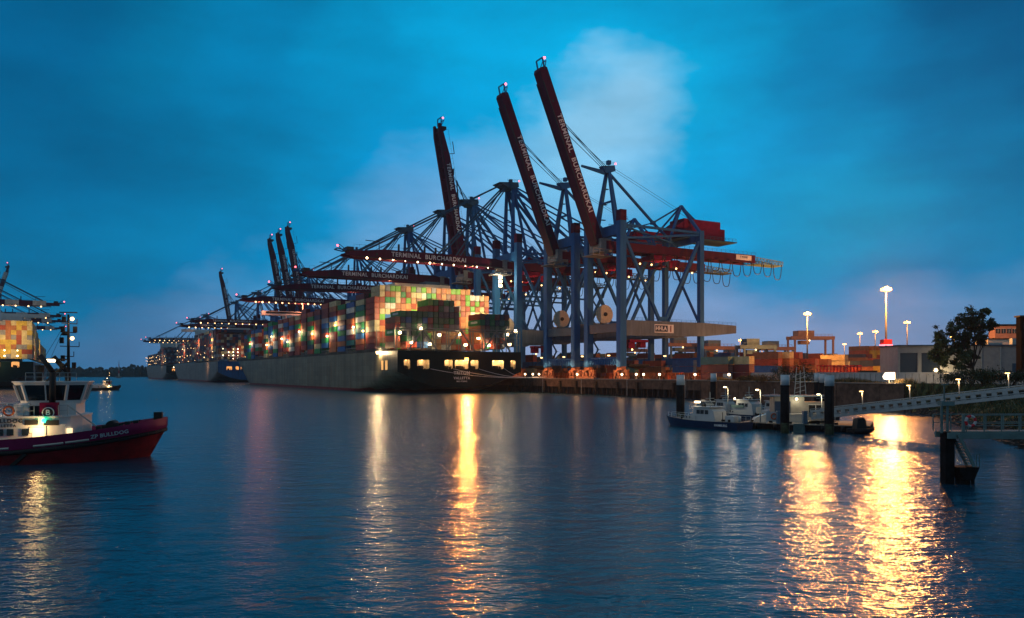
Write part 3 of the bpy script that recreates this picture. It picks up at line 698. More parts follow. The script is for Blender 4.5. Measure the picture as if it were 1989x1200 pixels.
# ------------------------------------------------------------------ ship-to-shore cranes
def crane(t, tall, raised, label, group, loc=None, rz=AN, striped=False, full=True):
    c = empty('harbour_crane', loc or H(t, 0, QZ), rz, label, 'crane', group); b = QZ   # z below given above water, minus b
    Z = lambda z: z - b
    hy = 11.0; g = 40.0; top = 71 if not tall else 74; az = 90 if not tall else 99.5; gz = 59.5 if not tall else 61
    C = M['crane']; lw = 2.9
    for x in (0, g):
        for y in (-hy, hy):
            w_ = lw if x == 0 else 2.1; tp = top - 4 if x == 0 else 66.5
            MB().beam((x, y, Z(11)), (x, y, Z(tp)), w_, w_ * .9).build('leg', C, c)
            if x == 0:
                cp = MB().box((x, y, Z(tp) + 2.1), (w_ * .98, w_ * .98, 4.1)); cp.rail([(x - 1.7, y - 1.7, Z(tp) + .1), (x + 1.7, y - 1.7, Z(tp) + .1), (x + 1.7, y + 1.7, Z(tp) + .1)], 1.2, 1.5); cp.build('leg_cap', M['boom'], c)
            bg_ = MB(); bg_.m = 0        # bogie set
            bg_.box((x, y, Z(10.4)), (2.2, 3.0, 1.4)); 
            for s in (-1, 1):
                bg_.prism([(y + s * .2, Z(9.9)), (y + s * 4.6, Z(9.9)), (y + s * 3.9, Z(8.9)), (y + s * 1.2, Z(8.9))], x - .5, x + .5, 'x')
                for q in (1.4, 3.6):
                    bg_.prism([(y + s * (q - .9), Z(8.9)), (y + s * (q + .9), Z(8.9)), (y + s * (q + .5), Z(7.4)), (y + s * (q - .5), Z(7.4))], x - .42, x + .42, 'x')
                    for w2 in (-.62, .62): bg_.tube((x - .3, y + s * q + w2, Z(6.8)), (x + .3, y + s * q + w2, Z(6.8)), .55, 12)
            bg_.build('bogie', M['bogie'], c)
    for y in (-hy, hy):      # portal beams in the inland direction
        mb = MB(); e = 18.8 if (not tall) else 6
        mb.prism([(1.5, Z(29)), (g + 2, Z(29)), (g + e, Z(28.4)), (g + e, Z(25.2)), (g + 2, Z(23.6)), (1.5, Z(22.9))], y - .95, y + .95)
        o = mb.build('portal_beam', M['beam_lit'], c)
        if full:
            MB().rail([(2, y - .8, Z(29)), (g + e, y - .8, Z(28.5))], 1.1, 2.5, .04).build('handrail', C, o)
        mb = MB()
        mb.beam((1, y, Z(62)), (18.5, y, Z(29.5)), 1.1); mb.beam((21.5, y, Z(29.5)), (g - 1, y, Z(62)), 1.1)
        mb.box((20, y, Z(30)), (4, 1.4, 1.6)); mb.beam((1, y, Z(65.6)), (g, y, Z(65.6)), .9); mb.beam((1, y, Z(60.5)), (g, y, Z(64.8)), .7)
        if tall: mb.beam((1, y, Z(45)), (g - 1, y, Z(45)), .8)
        mb.build('side_bracing', C, c)
    for x in (0, g): MB().beam((x, -hy + 1.3, Z(64)), (x, hy - 1.3, Z(64)), 1.8, 4).build('upper_cross_beam', C, c)
    MB().beam((0, -hy + 1.3, Z(26.2)), (0, hy - 1.3, Z(26.2)), 1.8, 3.4).build('lower_cross_beam', M['crane_d'], c); MB().beam((g, -hy + 1, Z(26)), (g, hy - 1, Z(26)), 1.4, 3).build('lower_cross_beam', M['crane_d'], c)
    MB().beam((g, -hy + 1.2, Z(13.4)), (g, hy - 1.2, Z(13.4)), 1.5, 2.8).build('sill_beam', C, c)
    mb = MB(); mb.beam((0, -hy + 1.2, Z(13.4)), (0, hy - 1.2, Z(13.4)), 1.5, 2.8)
    for k in range(13): mb.tube((-1.0, -hy + 2 + k * 1.5, Z(14.2)), (-1.0, -hy + 2 + k * 1.5 + .2, Z(11.6)), .22, 6)
    mb.build('sill_beam', C, c)
    mb = MB()
    for s in (-1, 1): mb.beam((g, s * (hy - 1), Z(29)), (g, 0, Z(45)), .8); mb.beam((g, s * (hy - 1), Z(62)), (g, 0, Z(45)), .8)
    mb.build('land_bracing', C, c)
    # A-frame tower
    mb = MB(); bx = 1.0
    ty = 7 if not tall else 4.2
    for s in (-1, 1):
        mb.beam((bx, s * ty, Z(65)), (bx + .6, s * (.9 if not tall else 3.2), Z(az - 2)), 1.9, 1.5, w2=1.1, h2=1.1)
        if tall: mb.beam((bx + 8, s * ty, Z(65)), (bx + 1.2, s * 3.2, Z(az - 2)), 1.0)
    if not tall: mb.beam((bx, -4.2, Z(76)), (bx, 4.2, Z(76)), .7)
    for z in (70, 76, 82, 88): mb.box((bx + 1.6, ty * .6 * (az - z) / 26 + 1.2, Z(z)), (1.8, 1.2, .25))
    mb.build('tower', C, c)
    mb = MB(); hw = 1.6 if not tall else 5.5
    mb.box((bx, 0, Z(az - 1.2)), (2.6, hw * 1.6, 2.6)); mb.prism([(bx - (3 if not tall else 7), Z(az)), (bx + 3.2, Z(az + 1)), (bx + 3.6, Z(az - 1.2)), (bx - 1.2, Z(az - 2.4))], -hw * .7, hw * .7)
    mb.rail([(bx - 3, -hw * .8, Z(az + .6)), (bx + 3.5, -hw * .8, Z(az + 1))], 1.1, 1.3); mb.box((bx + 1, 0, Z(az + 2)), (1.4, 1.6, 1.6))
    if not tall: mb.beam((bx - 1, 0, Z(az - 2.2)), (bx - 12, 0, Z(az - .9)), .9, 1.6, w2=.5, h2=.8)
    mb.build('tower_head', M['crane_d'] if tall else C, c)
    ob = MB().sph((bx + 3.6, -hw * .7, Z(az + 1.6)), .42).build('obstruction_light', E['red'], c)
    # girder with backreach
    red = M['boom']; mb = MB(); ge = 80 if not tall else 72; sy = 3.4
    for s in (-1, 1): mb.box(((ge - 2) / 2 - 1, s * sy, Z(gz - 1)), (ge, 1.3, 3.4))
    for x in range(0, int(ge), 8): mb.box((x, 0, Z(gz - 2)), (.5, sy * 2, 1))
    gi = mb.build('trolley_girder', red, c)
    if full: MB().rail([(2, -4.3, Z(gz + .7)), (ge - 2, -4.3, Z(gz + .7))], 1.1, 2.5, .04).build('handrail', M['crane_d'], gi)
    mb = MB()                # end catwalk truss
    for s in (-1, 1):
        mb.beam((ge - 3, s * 3.2, Z(gz + .2)), (ge + 16, s * 3.2, Z(gz - 1)), .3); mb.beam((ge - 3, s * 3.2, Z(gz - 2.4)), (ge + 16, s * 3.2, Z(gz - 2.6)), .3)
        for q in range(9): mb.beam((ge - 2 + q * 2, s * 3.2, Z(gz + .1 - q * .12)), (ge - 1 + q * 2, s * 3.2, Z(gz - 2.5)), .18); mb.beam((ge - 1 + q * 2, s * 3.2, Z(gz - 2.5)), (ge + q * 2, s * 3.2, Z(gz - q * .13)), .18)
    mb.box((ge + 7, 0, Z(gz - 2.8)), (18, 6, .15)); mb.rail([(ge - 3, -3.3, Z(gz - 2.2)), (ge + 16, -3.3, Z(gz - 2.2))], 1.2, 1.5, .05)
    mb.build('end_catwalk', M['jetty'], c)
    if full:
        fm = MB()
        n = 13; x0 = 14 if not tall else 20; wd_ = (ge + 14 - x0) / n
        for k in range(n):
            pts = []
            dr = 5.8 + .9 * math.sin(k * 1.7)
            for q in range(11):
                u_ = q / 10; pts.append((x0 + (k + .06 + u_ * .88) * wd_, -4.6, Z(gz - 2.6 - dr * (1 - (2 * u_ - 1) ** 4) ** .75)))
            fm.path(pts, .17, 6)
        fm.build('festoon_cable', M['cable'], c)
    # machinery house
    mb = MB(); mb.box((47, 0, Z(68.8)), (20, 9, 7.6)); mb.box((58.5, 0, Z(67.4)), (4, 7, 5)); mb.prism([(33, Z(65)), (37, Z(65)), (37, Z(71.5)), (33, Z(69))], -4.2, 4.2)
    mh = mb.build('machinery_house', M['house'], c)
    MB().rail([(36, -5.6, Z(64.8)), (65, -5.6, Z(64.8))], 1.2, 2, .05).box((50, 0, Z(64.5)), (31, 11.4, .4)).build('platform', M['crane_d'], mh)
    mb = MB()               # back pyramid and node truss
    ap = (39.3, 0, Z(78.6))
    for s in (-1, 1):
        mb.beam(ap, (g, s * hy, Z(65.5)), 1.2, 1.0); mb.beam(ap, (29, s * 6, Z(65)), .9, .8)
        mb.beam((29, s * 6, Z(64.5)), (g, s * hy, Z(65.4)), .7); mb.beam((1, s * hy, Z(65)), (29, s * 6, Z(61.5)), .6)
        mb.beam((29, s * 6, Z(65)), (29, s * 3.4, Z(gz)), .8)
    mb.beam(ap, (48, 0, Z(72.6)), .5)
    mb.build('back_pyramid', C, c)
    st = MB()               # backstays
    if not tall:
        nd = (24.3, 0, Z(70.2)); st.beam((bx + 1, 0, Z(az - 2)), nd, .85); st.beam(nd, (37, 0, Z(61)), .85); st.beam(nd, ap, .6); st.beam(nd, (10, 0, Z(66)), .45); st.box(nd, (2.4, .8, 1.6))
    else:
        for s in (-1, 1):
            st.beam((bx + 1, s * 3, Z(az - 1)), (92, s * 3.3, Z(66)), .6); st.beam((bx + 1, s * 3.2, Z(az - 1.6)), (g, s * hy, Z(66)), .95)
            st.beam((bx + 1, s * 3, Z(az - 2.4)), (28, s * 4, Z(62)), 1.0); st.beam((bx + 1, s * 3, Z(az - 1.5)), (62, s * 3.3, Z(62)), .5)
        st.beam((48, -3.3, Z(80.7)), (46, -3.3, Z(62)), .3)
        st.beam((92, -3.3, Z(66)), (86, -3.3, Z(gz)), .5)
    st.build('backstay', C, c)
    # boom: built lying toward the water (negative x), then turned about its hinge
    BL = 69.3 if not tall else 78.0; hx, hz = -3.0, Z(gz)
    bh = 4.4 if not tall else 4.6; mb = MB(); bw = 1.5
    def rot(p):
        th = R(raised); x, z = p[0], p[2]
        return (hx - (x * math.cos(th) + z * math.sin(th)) if 0 else hx - x * math.cos(th) + z * math.sin(th), p[1], hz + x * math.sin(th) + z * math.cos(th))
    prof = [(0, -2.5), (0, 1.3), (BL - .6, 1.3), (BL, .5), (BL, -1.6), (BL * .985, -2.3)] if not tall else [(0, -2.6), (0, .6), (5, 1.7), (BL * .55, 1.7), (BL * .78, 1.5), (BL - 2, -.4), (BL, -1.0), (BL, -2.0), (BL * .93, -2.7)]
    sides = (-1, 1) if tall else (0,)
    oy = 3.2 if tall else 0; w2 = 1.3 if tall else 4.5
    segs = 1 if not striped else 9
    for s in sides:
        vs = []; n = len(prof)
        if not striped:
            for yy in (s * oy - w2 / 2, s * oy + w2 / 2): vs += [rot((x, yy, z)) for x, z in prof]
            mb.add(vs, [list(range(n)), list(range(n, 2 * n))] + [(i, (i + 1) % n, n + (i + 1) % n, n + i) for i in range(n)])
        else:
            for k in range(segs):
                a, d = BL * k / segs, BL * (k + 1) / segs; mb.m = (k % 2) if k > 2 else 2
                vs = [rot((x, yy, z)) for x in (a, d) for yy in (s * oy - w2 / 2, s * oy + w2 / 2) for z in (-2.4 if k < 8 else -1.6, 1.5 if k < 8 else .2)]
                mb.add(vs, [(0, 1, 3, 2), (4, 6, 7, 5), (0, 4, 5, 1), (2, 3, 7, 6), (0, 2, 6, 4), (1, 5, 7, 3)])
            mb.m = 0
    for q in range(0, int(BL) - 2, 6):
        a = rot((q + 2, -oy, -1.6)); d = rot((q + 2, oy, -1.6))
        if tall: mb.beam(a, d, .6)
    bo = mb.build('boom', [red, M['bstripe'], M['crane_d']] if striped else [red], c)
    dt = MB()          # boom furniture: bottom rail, walkway, ports
    for s in (-1, 1):
        yy = s * (oy + w2 / 2 + .12) if tall else s * (w2 / 2 + .1)
        dt.beam(rot((1, yy, -2.3)), rot((BL * .93, yy, -2.4)), .35)
    for q in range(8):
        p = rot((8 + q * (BL - 14) / 8, -(oy + w2 / 2 + .05), -.9)); p2 = rot((8 + q * (BL - 14) / 8, -(oy + w2 / 2 - .1), -.9)); dt.tube(p, p2, .55, 8)
    if tall or striped:
        for q in range(int(BL / 2.5) - 1):
            dt.beam(rot((q * 2.5 + 2, -oy - .9, 1.7)), rot((q * 2.5 + 2, -oy - .9, 2.9)), .07)
        dt.beam(rot((2, -oy - .9, 2.9)), rot((BL - 4, -oy - .9, 2.6)), .08)
        for q in (.2, .26, .45, .52, .68): dt.box(rot((BL * q, -1.5, 3)), (.7, .7, 3.4))
        dt.beam(rot((BL * .8, -2, 1)), rot((BL * .8, -2, 5)), .3); dt.beam(rot((BL * .8, -2, 5)), rot((BL * .88, -2, 5.1)), .3)
        dt.box(rot((BL * .97, 0, .8)), (3, 6, 1.6))
    dt.build('boom_fittings', M['cable'], bo)
    tip = MB()
    for s in (-1, 1): tip.beam(rot((BL - .5, s * 2.2, 0)), rot((BL + 3.2, s * 2.2, .6)), .45); tip.beam(rot((BL - 1, s * 2.2, 0)), rot((BL + 2, s * 1.4, 2.4)), .25)
    tip.beam(rot((BL + 3.2, -2.2, .6)), rot((BL + 3.2, 2.2, .6)), .4); tip.beam(rot((BL + 2, -1.4, 2.4)), rot((BL + 2, 1.4, 2.4)), .3)
    tip.build('boom_tip', M['crane'], bo)
    MB().sph(rot((BL + 3, -1.8, 1.8)), .5).build('obstruction_light', E['red'], bo)
    if not striped:
        me = text('TERMINAL  BURCHARDKAI', 2.75 if tall else 2.9, M['letter'], space=1.12, bold=.02)
        yy = -(oy + w2 / 2 + .06) if tall else -(w2 / 2 + .06)
        p0 = Vector(rot((BL * (.50 if tall else .46), yy, -.35 if tall else -.3))); xr = (Vector(rot((0, 0, 0))) - Vector(rot((1, 0, 0)))); zr = Vector(rot((0, 0, 1))) - Vector(rot((0, 0, 0)))
        put_text(me, bo, p0, xr, zr)
    # forestays
    fs = MB(); hd = Vector((bx - 1, 0, Z(az - .8)))
    if raised < 20:
        for s in (-1, 1):
            fs.beam(hd + Vector((-4, s * 2.6, 0)), rot((BL * .86, s * oy, 1.6)), .5, .7); fs.beam(hd + Vector((-2, s * 2.4, -1)), rot((BL * .42, s * oy, 1.7)), .55, .7)
            fs.tube(hd + Vector((-3, s * 1.6, .6)), rot((BL * .80, s * 1.6, 2)), .12, 5)
            fs.beam(hd + Vector((-2, s * 2.2, -1.8)), rot((BL * .30, s * oy, 1.7)), .35, .5)
    else:
        for s in (-1.5, -.5, .5, 1.5): fs.tube(hd + Vector((0, s, .6)), rot((BL * (.66 if abs(s) > 1 else .70), s * .9, 1.8)), .13, 5)
        if tall:
            for s in (-1, 1): fs.beam(rot((BL * .42, s * 3, 2)), rot((BL * .62, s * 3, 3.4)), .5); fs.beam(rot((BL * .62, s * 3, 3.4)), hd + Vector((-3, s * 2.4, 0)), .4)
        fs.tube(rot((BL, 1, .6)), rot((BL * .45, 1, 2.6)), .08, 4); fs.tube(rot((BL * .45, 1, 2.6)), rot((4, 1, 2.6)), .08, 4)
        fs.tube(hd + Vector((2, .8, 1.4)), (64, .8, Z(66)), .07, 4); fs.tube(hd + Vector((2, -.8, 1.4)), (60, -.8, Z(68)), .07, 4)
    fs.build('forestay', M['crane_d'], c)
    # hinge platform, cabin and trolley
    mb = MB(); mb.box((-5, -2.2, Z(gz - 5.4)), (9, 7, .4)); mb.rail([(-9.5, -5.8, Z(gz - 5.2)), (-.5, -5.8, Z(gz - 5.2))], 2.2, 3, .14); mb.box((-2, 0, Z(gz - 1)), (5, 8, 5)); mb.rail([(0, -3, Z(gz + 5)), (7, -3, Z(gz + 5))], 2.5, 1, .07)
    mb.build('hinge_platform', M['lash'], c)
    tx_ = 26 if raised > 20 else 12
    mb = MB(); mb.box((tx_, 0, Z(gz - 4)), (9, 8, 1.6)); mb.box((tx_ + 7, -3.6, Z(gz - 6.2)), (3, 2.4, 3)); mb.box((tx_, 0, Z(gz - 7.5)), (3, 9, .6))
    for s in (-1, 1):
        for q in (-1, 1): mb.beam((tx_ + s * 1.2, q * 3.6, Z(gz - 4)), (tx_ + s * 1.2, q * 3.6, Z(gz - 7.5)), .12)
    mb.build('trolley', M['house'], c)
    # power cable reel on the lower cross beam
    mb = MB(); mb.tube((0, -.55, Z(31.8)), (0, -.35, Z(31.8)), 3.7, 28); mb.tube((0, .35, Z(31.8)), (0, .55, Z(31.8)), 3.7, 28); mb.m = 1; mb.tube((0, -.35, Z(31.8)), (0, .35, Z(31.8)), 2.4, 20); mb.tube((0, -1, Z(31.8)), (0, 1, Z(31.8)), .8, 12)
    mb.box((0, 1.4, Z(29.5)), (1.6, 1.4, 3.6)); mb.build('cable_reel', [M['reel'], M['dark']], c)
    if full:                # stair tower on far water leg
        mb = MB()
        for k in range(12):
            z0 = 14 + k * 4.1; s = 1 if k % 2 else -1; mb.beam((2.6, hy - 1 - 2 * s, Z(z0)), (2.6, hy - 1 + 2 * s, Z(z0 + 4.1)), .8, .14); mb.box((2.6, hy - 1 + 2.2 * s, Z(z0 + 4.1)), (1.4, 1.2, .15))
        mb.build('stairway', M['crane_d'], c)
    return c, rot, BL, Z
CR = {}
GRP = 'ship-to-shore cranes along the quay'
CR['A'] = crane(-54.2, False, 67.6, 'nearest ship-to-shore crane, tallest raised red boom, framed sign on its portal beam', GRP)
CR['B'] = crane(-22.6, False, 68.2, 'crane with raised red boom second from right, next behind the nearest crane', GRP)
CR['C'] = crane(26, True, 0.5, 'crane with lowest-reaching lit boom directly over the big ship, nearest lowered boom', GRP)
CR['D'] = crane(69, True, 80, 'crane with twin-girder boom raised almost upright behind the nearest lowered boom', GRP)
CR['E'] = crane(99, True, 0, 'crane with second lowered lettered boom counting from the nearest one', GRP)
CR['F'] = crane(160, True, -1, 'crane with third lowered lettered boom, dark, left above the ship stacks', GRP)
CR['G'] = crane(262, True, 0, 'crane with fourth lowered boom, brightly lit red underside', GRP)
def dup_crane(key, t, label, loc=None, rz=AN, grp=GRP):
    c = copy_tree(CR[key][0]); c.location = loc or H(t, 0, QZ); c.rotation_euler = (0, 0, rz); tag(c, label, 'crane', grp); return c
H1 = dup_crane('D', 396, 'rightmost of the three far cranes with booms raised side by side')
H2 = dup_crane('D', 432, 'middle one of the three far cranes with booms raised side by side')
H3 = dup_crane('D', 467, 'leftmost of the three far cranes with booms raised side by side')
I1 = dup_crane('G', 525, 'far crane with lowered boom just left of the three raised booms, over the blue ship')
I2 = dup_crane('G', 612, 'far crane, lowered red boom with floodlights, beyond the blue-sterned ship')
H4 = dup_crane('D', 750, 'lone far crane with raised boom at left of the three raised booms')
I3 = dup_crane('G', 1000, 'very far crane with lowered boom over the farthest ship')
I4 = dup_crane('G', 1090, 'farthest crane of the long quay, lowered boom tip leftmost')
# lamps under booms
lm = MB().sph((0, 0, 0), .42, 8).mesh('boom_lamp', E['white']); lms = MB().sph((0, 0, 0), .55, 6).mesh('boom_lamp', E['small'])
def boom_lamps(cr, rot, BL, Z, n, strong):
    for k in range(n):
        f = .12 + .76 * k / (n - 1); p = rot((BL * f, -4.1, -2.9))
        o = bpy.data.objects.new('boom_lamp', lm if strong else lms); COL.objects.link(o); o.parent = cr; o.location = p; o.scale = [rnd.uniform(.55, 1.2) * (1.25 if k > n - 3 else 1)] * 3
boom_lamps(*CR['C'][:4], 11, True)
boom_lamps(*CR['G'][:4], 14, False)
for c in (I1, I2, I3, I4): boom_lamps(c, *CR['G'][1:4], 10, False)
for k in (.2, .45, .7): p = CR['C'][1]((CR['C'][2] * k, 0, -3.6)); point(p, 1800, (1, .5, .2), .5, CR['C'][0])
for key, q in (('A', 30), ('B', 30), ('C', 14), ('D', 30), ('E', 30)):
    c, rot, BL, Z = CR[key]
    mb0 = MB().sph((0, 0, 0), .42, 6).mesh('work_lamp', E['warm'])
    for dx in (-10, -4, 3, 9, 18):
        o = bpy.data.objects.new('work_lamp', mb0); COL.objects.link(o); o.parent = c; o.location = (q + dx, -4.2 if dx % 2 else 3, Z(51.5 + dx % 3))
    point((q, 0, Z(50)), 2000, (1, .3, .14), .6, c, spot=150, aim=(q, 0, Z(70)))
    point((q + 14, 0, Z(50)), 1200, (1, .35, .16), .6, c, spot=150, aim=(q + 14, 0, Z(70)))
    for x, yy in ((-4.5, -9), (-4.5, 9), (20, -12.6)): MB().box((x, yy, Z(15.3)), (.7, .7, .4)).build('quay_fill_lamp', E['warm'], c); point((x, yy, Z(15)), 5200, (1, .45, .2), .4, c, spot=138, aim=(x + 1.2, yy, Z(6)))  # lamps added to warm the bogies and quay, clear of the sill beams
for c in (I1, I2, I3): point((-30, 0, 44), 14000, (1, .35, .15), .8, c, spot=150, aim=(-30, 0, 60))
c, rot, BL, Z = CR['G']; point(rot((35, 0, -5)), 9000, (1, .3, .14), .8, c); point(rot((65, 0, -5)), 7000, (1, .3, .14), .8, c)
for key in ('E', 'F'): c, rot, BL, Z = CR[key]; point(rot((30, 0, -4)), 1400, (1, .4, .18), .5, c)
# big cabin floodlight cluster at boom root of crane C
c, rot, BL, Z = CR['C']
for dz in (0, 2, 4): MB().box((-6.5, -5.4, Z(50 + dz)), (1.6, .5, 1.3)).build('floodlight', E['white'], c)
point((-8.5, -6, Z(52)), 9000, (1, .78, .5), .6, c)
# HHLA sign, yard label and lower trolley on crane A
c, rot, BL, Z = CR['A']
sg = MB().box((20, -12.1, Z(26.1)), (9.6, .25, 3.3)).build('sign_board', M['letter'], c)
MB().box((18.6, -12.26, Z(26.1)), (6.2, .1, 2.5)).build('sign_field', M['police'], sg)
MB().box((23.3, -12.26, Z(26.1)), (.5, .1, 2.5)).build('sign_bar', M['house'], sg)
put_text(text('HHLA', 2.1, M['letter'], bold=.03), sg, (18.4, -12.34, Z(26.1)), (1, 0, 0), (0, 0, 1))
lb = MB().box((71, -4.12, Z(58.7)), (9, .1, 2.2)).build('maker_plate', M['letter'], c)
put_text(text('C KÜNZ', 1.2, M['letter_d']), lb, (71, -4.2, Z(58.9)), (1, 0, 0), (0, 0, 1))
def low_trolley(cc, Z, x):
    t_ = MB(); t_.box((x, -11, Z(21)), (9, 4, 1)); t_.box((x - 3, -11, Z(19.4)), (3, 2.6, 2.6)); t_.box((x + 2.5, -11, Z(19.6)), (2.6, 2.6, 2.2)); o = t_.build('portal_trolley', M['house'], cc)
    t2 = MB(); 
    for s in (-4, 4): t2.tube((x + s, -11, Z(20.5)), (x + s, -11, Z(12)), .12, 5)
    t2.beam((x - 3, -11, Z(12)), (x + 3, -11, Z(18)), .25); t2.box((x, -11, Z(11.6)), (10, 4.4, .9)); t2.prism([(x - 4, Z(11.2)), (x + 5, Z(11.2)), (x + 1, Z(10))], -12, -10)
    t2.build('spreader', M['dark'], o)
    MB().sph((x - 3, -12.5, Z(17.6)), .4, 6).build('work_lamp', E['warm'], o)
MB().box((45.5, -13.4, Z(13)), (.8, .6, .6)).build('floodlight', E['hps'], c); point((45.5, -14, Z(13.8)), 9000, (1, .42, .14), .4, c, spot=110, aim=(46, -11, Z(27)))  # floodlight added by the land leg to warm the portal beam end
low_trolley(*(CR['A'][0], CR['A'][3], 7)); low_trolley(CR['C'][0], CR['C'][3], 12)

# opposite terminal at left: striped booms pointing toward the channel
def left_loc(t): return H(t, -272, QZ)
LG = 'cranes of the opposite terminal at the left edge'
L0 = crane(0, True, 0, 'left-edge crane with striped boom nearest above the lit stacks', LG, left_loc(380), AN + math.pi, True, False)
L1 = copy_tree(L0[0]); L1.location = left_loc(520); tag(L1, 'second left-edge crane, its lowered boom tip behind and right of the first', 'crane', LG)
L2 = copy_tree(L0[0]); L2.location = left_loc(600); tag(L2, 'third left-edge crane, its lowered boom just below the second', 'crane', LG)
L3 = copy_tree(L0[0]); L3.location = left_loc(745); tag(L3, 'left-edge crane with orange lit boom reaching the tug mast', 'crane', LG)
L4 = crane(0, True, 74, 'left-edge crane with red and white boom raised steeply', LG, left_loc(800), AN + math.pi, True, False)[0]
for c in (L0[0], L1, L2, L3):
    for k in range(7):
        o = bpy.data.objects.new('boom_lamp', lms); COL.objects.link(o); o.parent = c; o.location = L0[1]((18 + k * 8, 4.1, -2.9))
for c, e in ((L0[0], 5000), (L1, 5000), (L2, 8000), (L3, 40000)): point(L0[1]((45, 3, -9)), e, (1, .45, .18), .8, c, spot=150, aim=L0[1]((45, 0, 0)))

# ------------------------------------------------------------------ lights on tall masts in the yard
def mast(px, Y, py, label, watts, head=1.0, box=False):
    p = at(px, Y, QZ); h = CH + (HY - py) / F * Y - QZ
    m = empty('light_mast', p, 0, label, 'light mast', 'tall floodlight masts over the yard')
    MB().tube((0, 0, 0), (0, 0, h), .42 * head, 10, .2 * head).build('pole', M['mastm'], m)
    mb = MB(); mb.tube((0, 0, h - .1), (0, 0, h + .7), .95 * head, 14, .4 * head)
    for k in range(8): a = k * math.pi / 4; mb.beam((0, 0, h), (math.cos(a) * 1.2 * head, math.sin(a) * 1.2 * head, h), .14)
    mb.build('lamp_ring', M['gal'], m)
    lp = MB().box((0, 0, 0), (.8 * head, .55 * head, .7 * head)).mesh('floodlight', E['hps'])
    for k in range(8):
        a = k * math.pi / 4; o = bpy.data.objects.new('floodlight', lp); COL.objects.link(o); o.parent = m; o.location = (math.cos(a) * 1.25 * head, math.sin(a) * 1.25 * head, h - .35); o.rotation_euler = (0, 0, a + math.pi / 2)
    point((0, -3.2, h - .6), watts, (1, .36, .075), 1.3, m)
    if box:
        z = QZ; b = MB().box((0, 0, h * .42), (2.6, 2.6, 1.5)).build('beacon_box', M['redf'], m)
        MB().tube((0, 0, h * .42 - 1.1), (0, 0, h * .42 - .85), 1.9, 12).build('red_lamp_ring', E['red'], m)
    return m
mast(1721, 248, 560, 'tallest floodlight mast with red beacon box halfway up its pole', 180000, 1.0, True)
mast(1568, 350, 608, 'floodlight mast standing alone left of the tallest mast, by the gantry', 110000, 1.0)
mast(1762, 410, 625, 'floodlight mast just right of the tallest one, above the white shed', 26000)
mast(1670, 525, 647, 'shorter looking mast left of the pair, above the red frames', 26000)
mast(1700, 500, 643, 'floodlight mast close left of the tallest mast', 26000)
mast(1640, 719, 668, 'small distant mast left of the group, low over the stacks', 26000)
mast(1438, 630, 660, 'distant mast right of the nearest crane', 26000)
mast(1480, 560, 677, 'low far mast between blue gantry legs', 15000)
mast(1853, 300, 652, 'mast seen through the crown of the tree', 9000, .8)

# white-boarded lamp at the wall (bright box) and the lamp under the tree
p = at(1727, 180, QZ)
o = empty('lit_notice_box', p, 0, 'glowing white box on a post at the top of the retaining wall', 'lit box')
MB().prism([(-1.3, 1.55), (-.7, 2.5), (1.1, 2.5), (1.1, .9), (-.9, .9)], -.5, .5).build('lamp_box', E['sign'], o); MB().tube((0, 0, 0), (0, 0, .9), .12, 6).box((.9, .6, .2), (.1, .1, 2.8)).build('post', M['gal'], o)
point((0, -1.6, 1.6), 2200, (1, .62, .3), .9, o)
o = empty('wall_lamp', at(1838, 222, 8.2), 0, 'low bright lamp against the white shed behind the tree', 'lamp'); MB().box((0, 0, 0), (1.2, .6, .8)).build('lamp_head', E['white'], o)
MB().tube((0, 0, -2), (0, 0, -.4), .08, 6).build('post', M['gal'], o); point((0, -.6, 1.2), 1100, (1, .7, .34), .5, o)

# quay edge lamps
ql = None
for i, px in enumerate((1020, 1035, 1047, 1121, 1208, 1236, 1250, 1281, 1350, 1416)):
    r_ = (px - CX) / F; P = H(0, -3.0); t = (P.x - r_ * P.y) / (r_ * U.y - U.x) ; loc = H(t, -3.0, QZ)
    lab = '%s quay-edge lamp counting from the ship stern toward the right' % ORD[i]
    if px > 1365: loc = at(px, 250, QZ)
    if ql is None:
        ql = empty('quay_lamp', loc, 0, lab, 'lamp', 'low lamps along the quay edge')
        MB().tube((0, 0, 0), (0, 0, 1.7), .09, 6).build('post', M['gal'], ql); MB().sph((0, 0, 1.9), .42, 8).build('lamp_globe', E['white'], ql); point((-.6, -.8, 1.9), 130, (1, .5, .2), .35, ql)
    else: c = copy_tree(ql); c.location = loc; tag(c, lab, 'lamp', 'low lamps along the quay edge')

for i, (tt, vv, cc) in enumerate(((-100, 8, 'orange'), (-94, 9, 'rust'), (-88, 8, 'orange'), (-80, 9.5, 'orange'), (-76, 8, 'rust'), (-45, 8.5, 'orange'), (-40, 10, 'rust'), (-12, 9, 'orange'), (-8, 8, 'orange'), (2, 9, 'rust'))):
    mb = MB(); 
    for z in (.15, 1.3, 2.4): mb.box((0, 0, z), (2.3, 4.6, .16))
    for x in (-1.1, 0, 1.1):
        for y in (-2.2, 0, 2.2): mb.beam((x, y, .1), (x, y, 2.5), .14)
    for y in (-1.5, -.4, .8, 1.7): mb.box((.1 * y, y, .7), (1.6, .6, .8))
    o = mb.build('equipment_cage', M['bogie'] if cc == 'rust' else M['orange']); o.location = H(tt, vv, QZ); o.rotation_euler = (0, 0, AN)
    tag(o, '%s steel lashing-gear cage on the quay under the cranes, counting from the right end' % ORD[i], 'cage', 'gear cages on the quay')
bl = MB().tube((0, 0, 0), (0, 0, .5), .28, 10, .22).tube((0, 0, .5), (0, 0, .68), .42, 10, .36).mesh('bollard', M['dark'])
for i in range(9):
    o = bpy.data.objects.new('bollard', bl); COL.objects.link(o); o.location = H(-108 + i * 14, -3.2, QZ + .2); tag(o, '%s black mooring bollard on the quay edge, counting from its right end' % ORD[i], 'bollard', 'bollards on the quay edge')
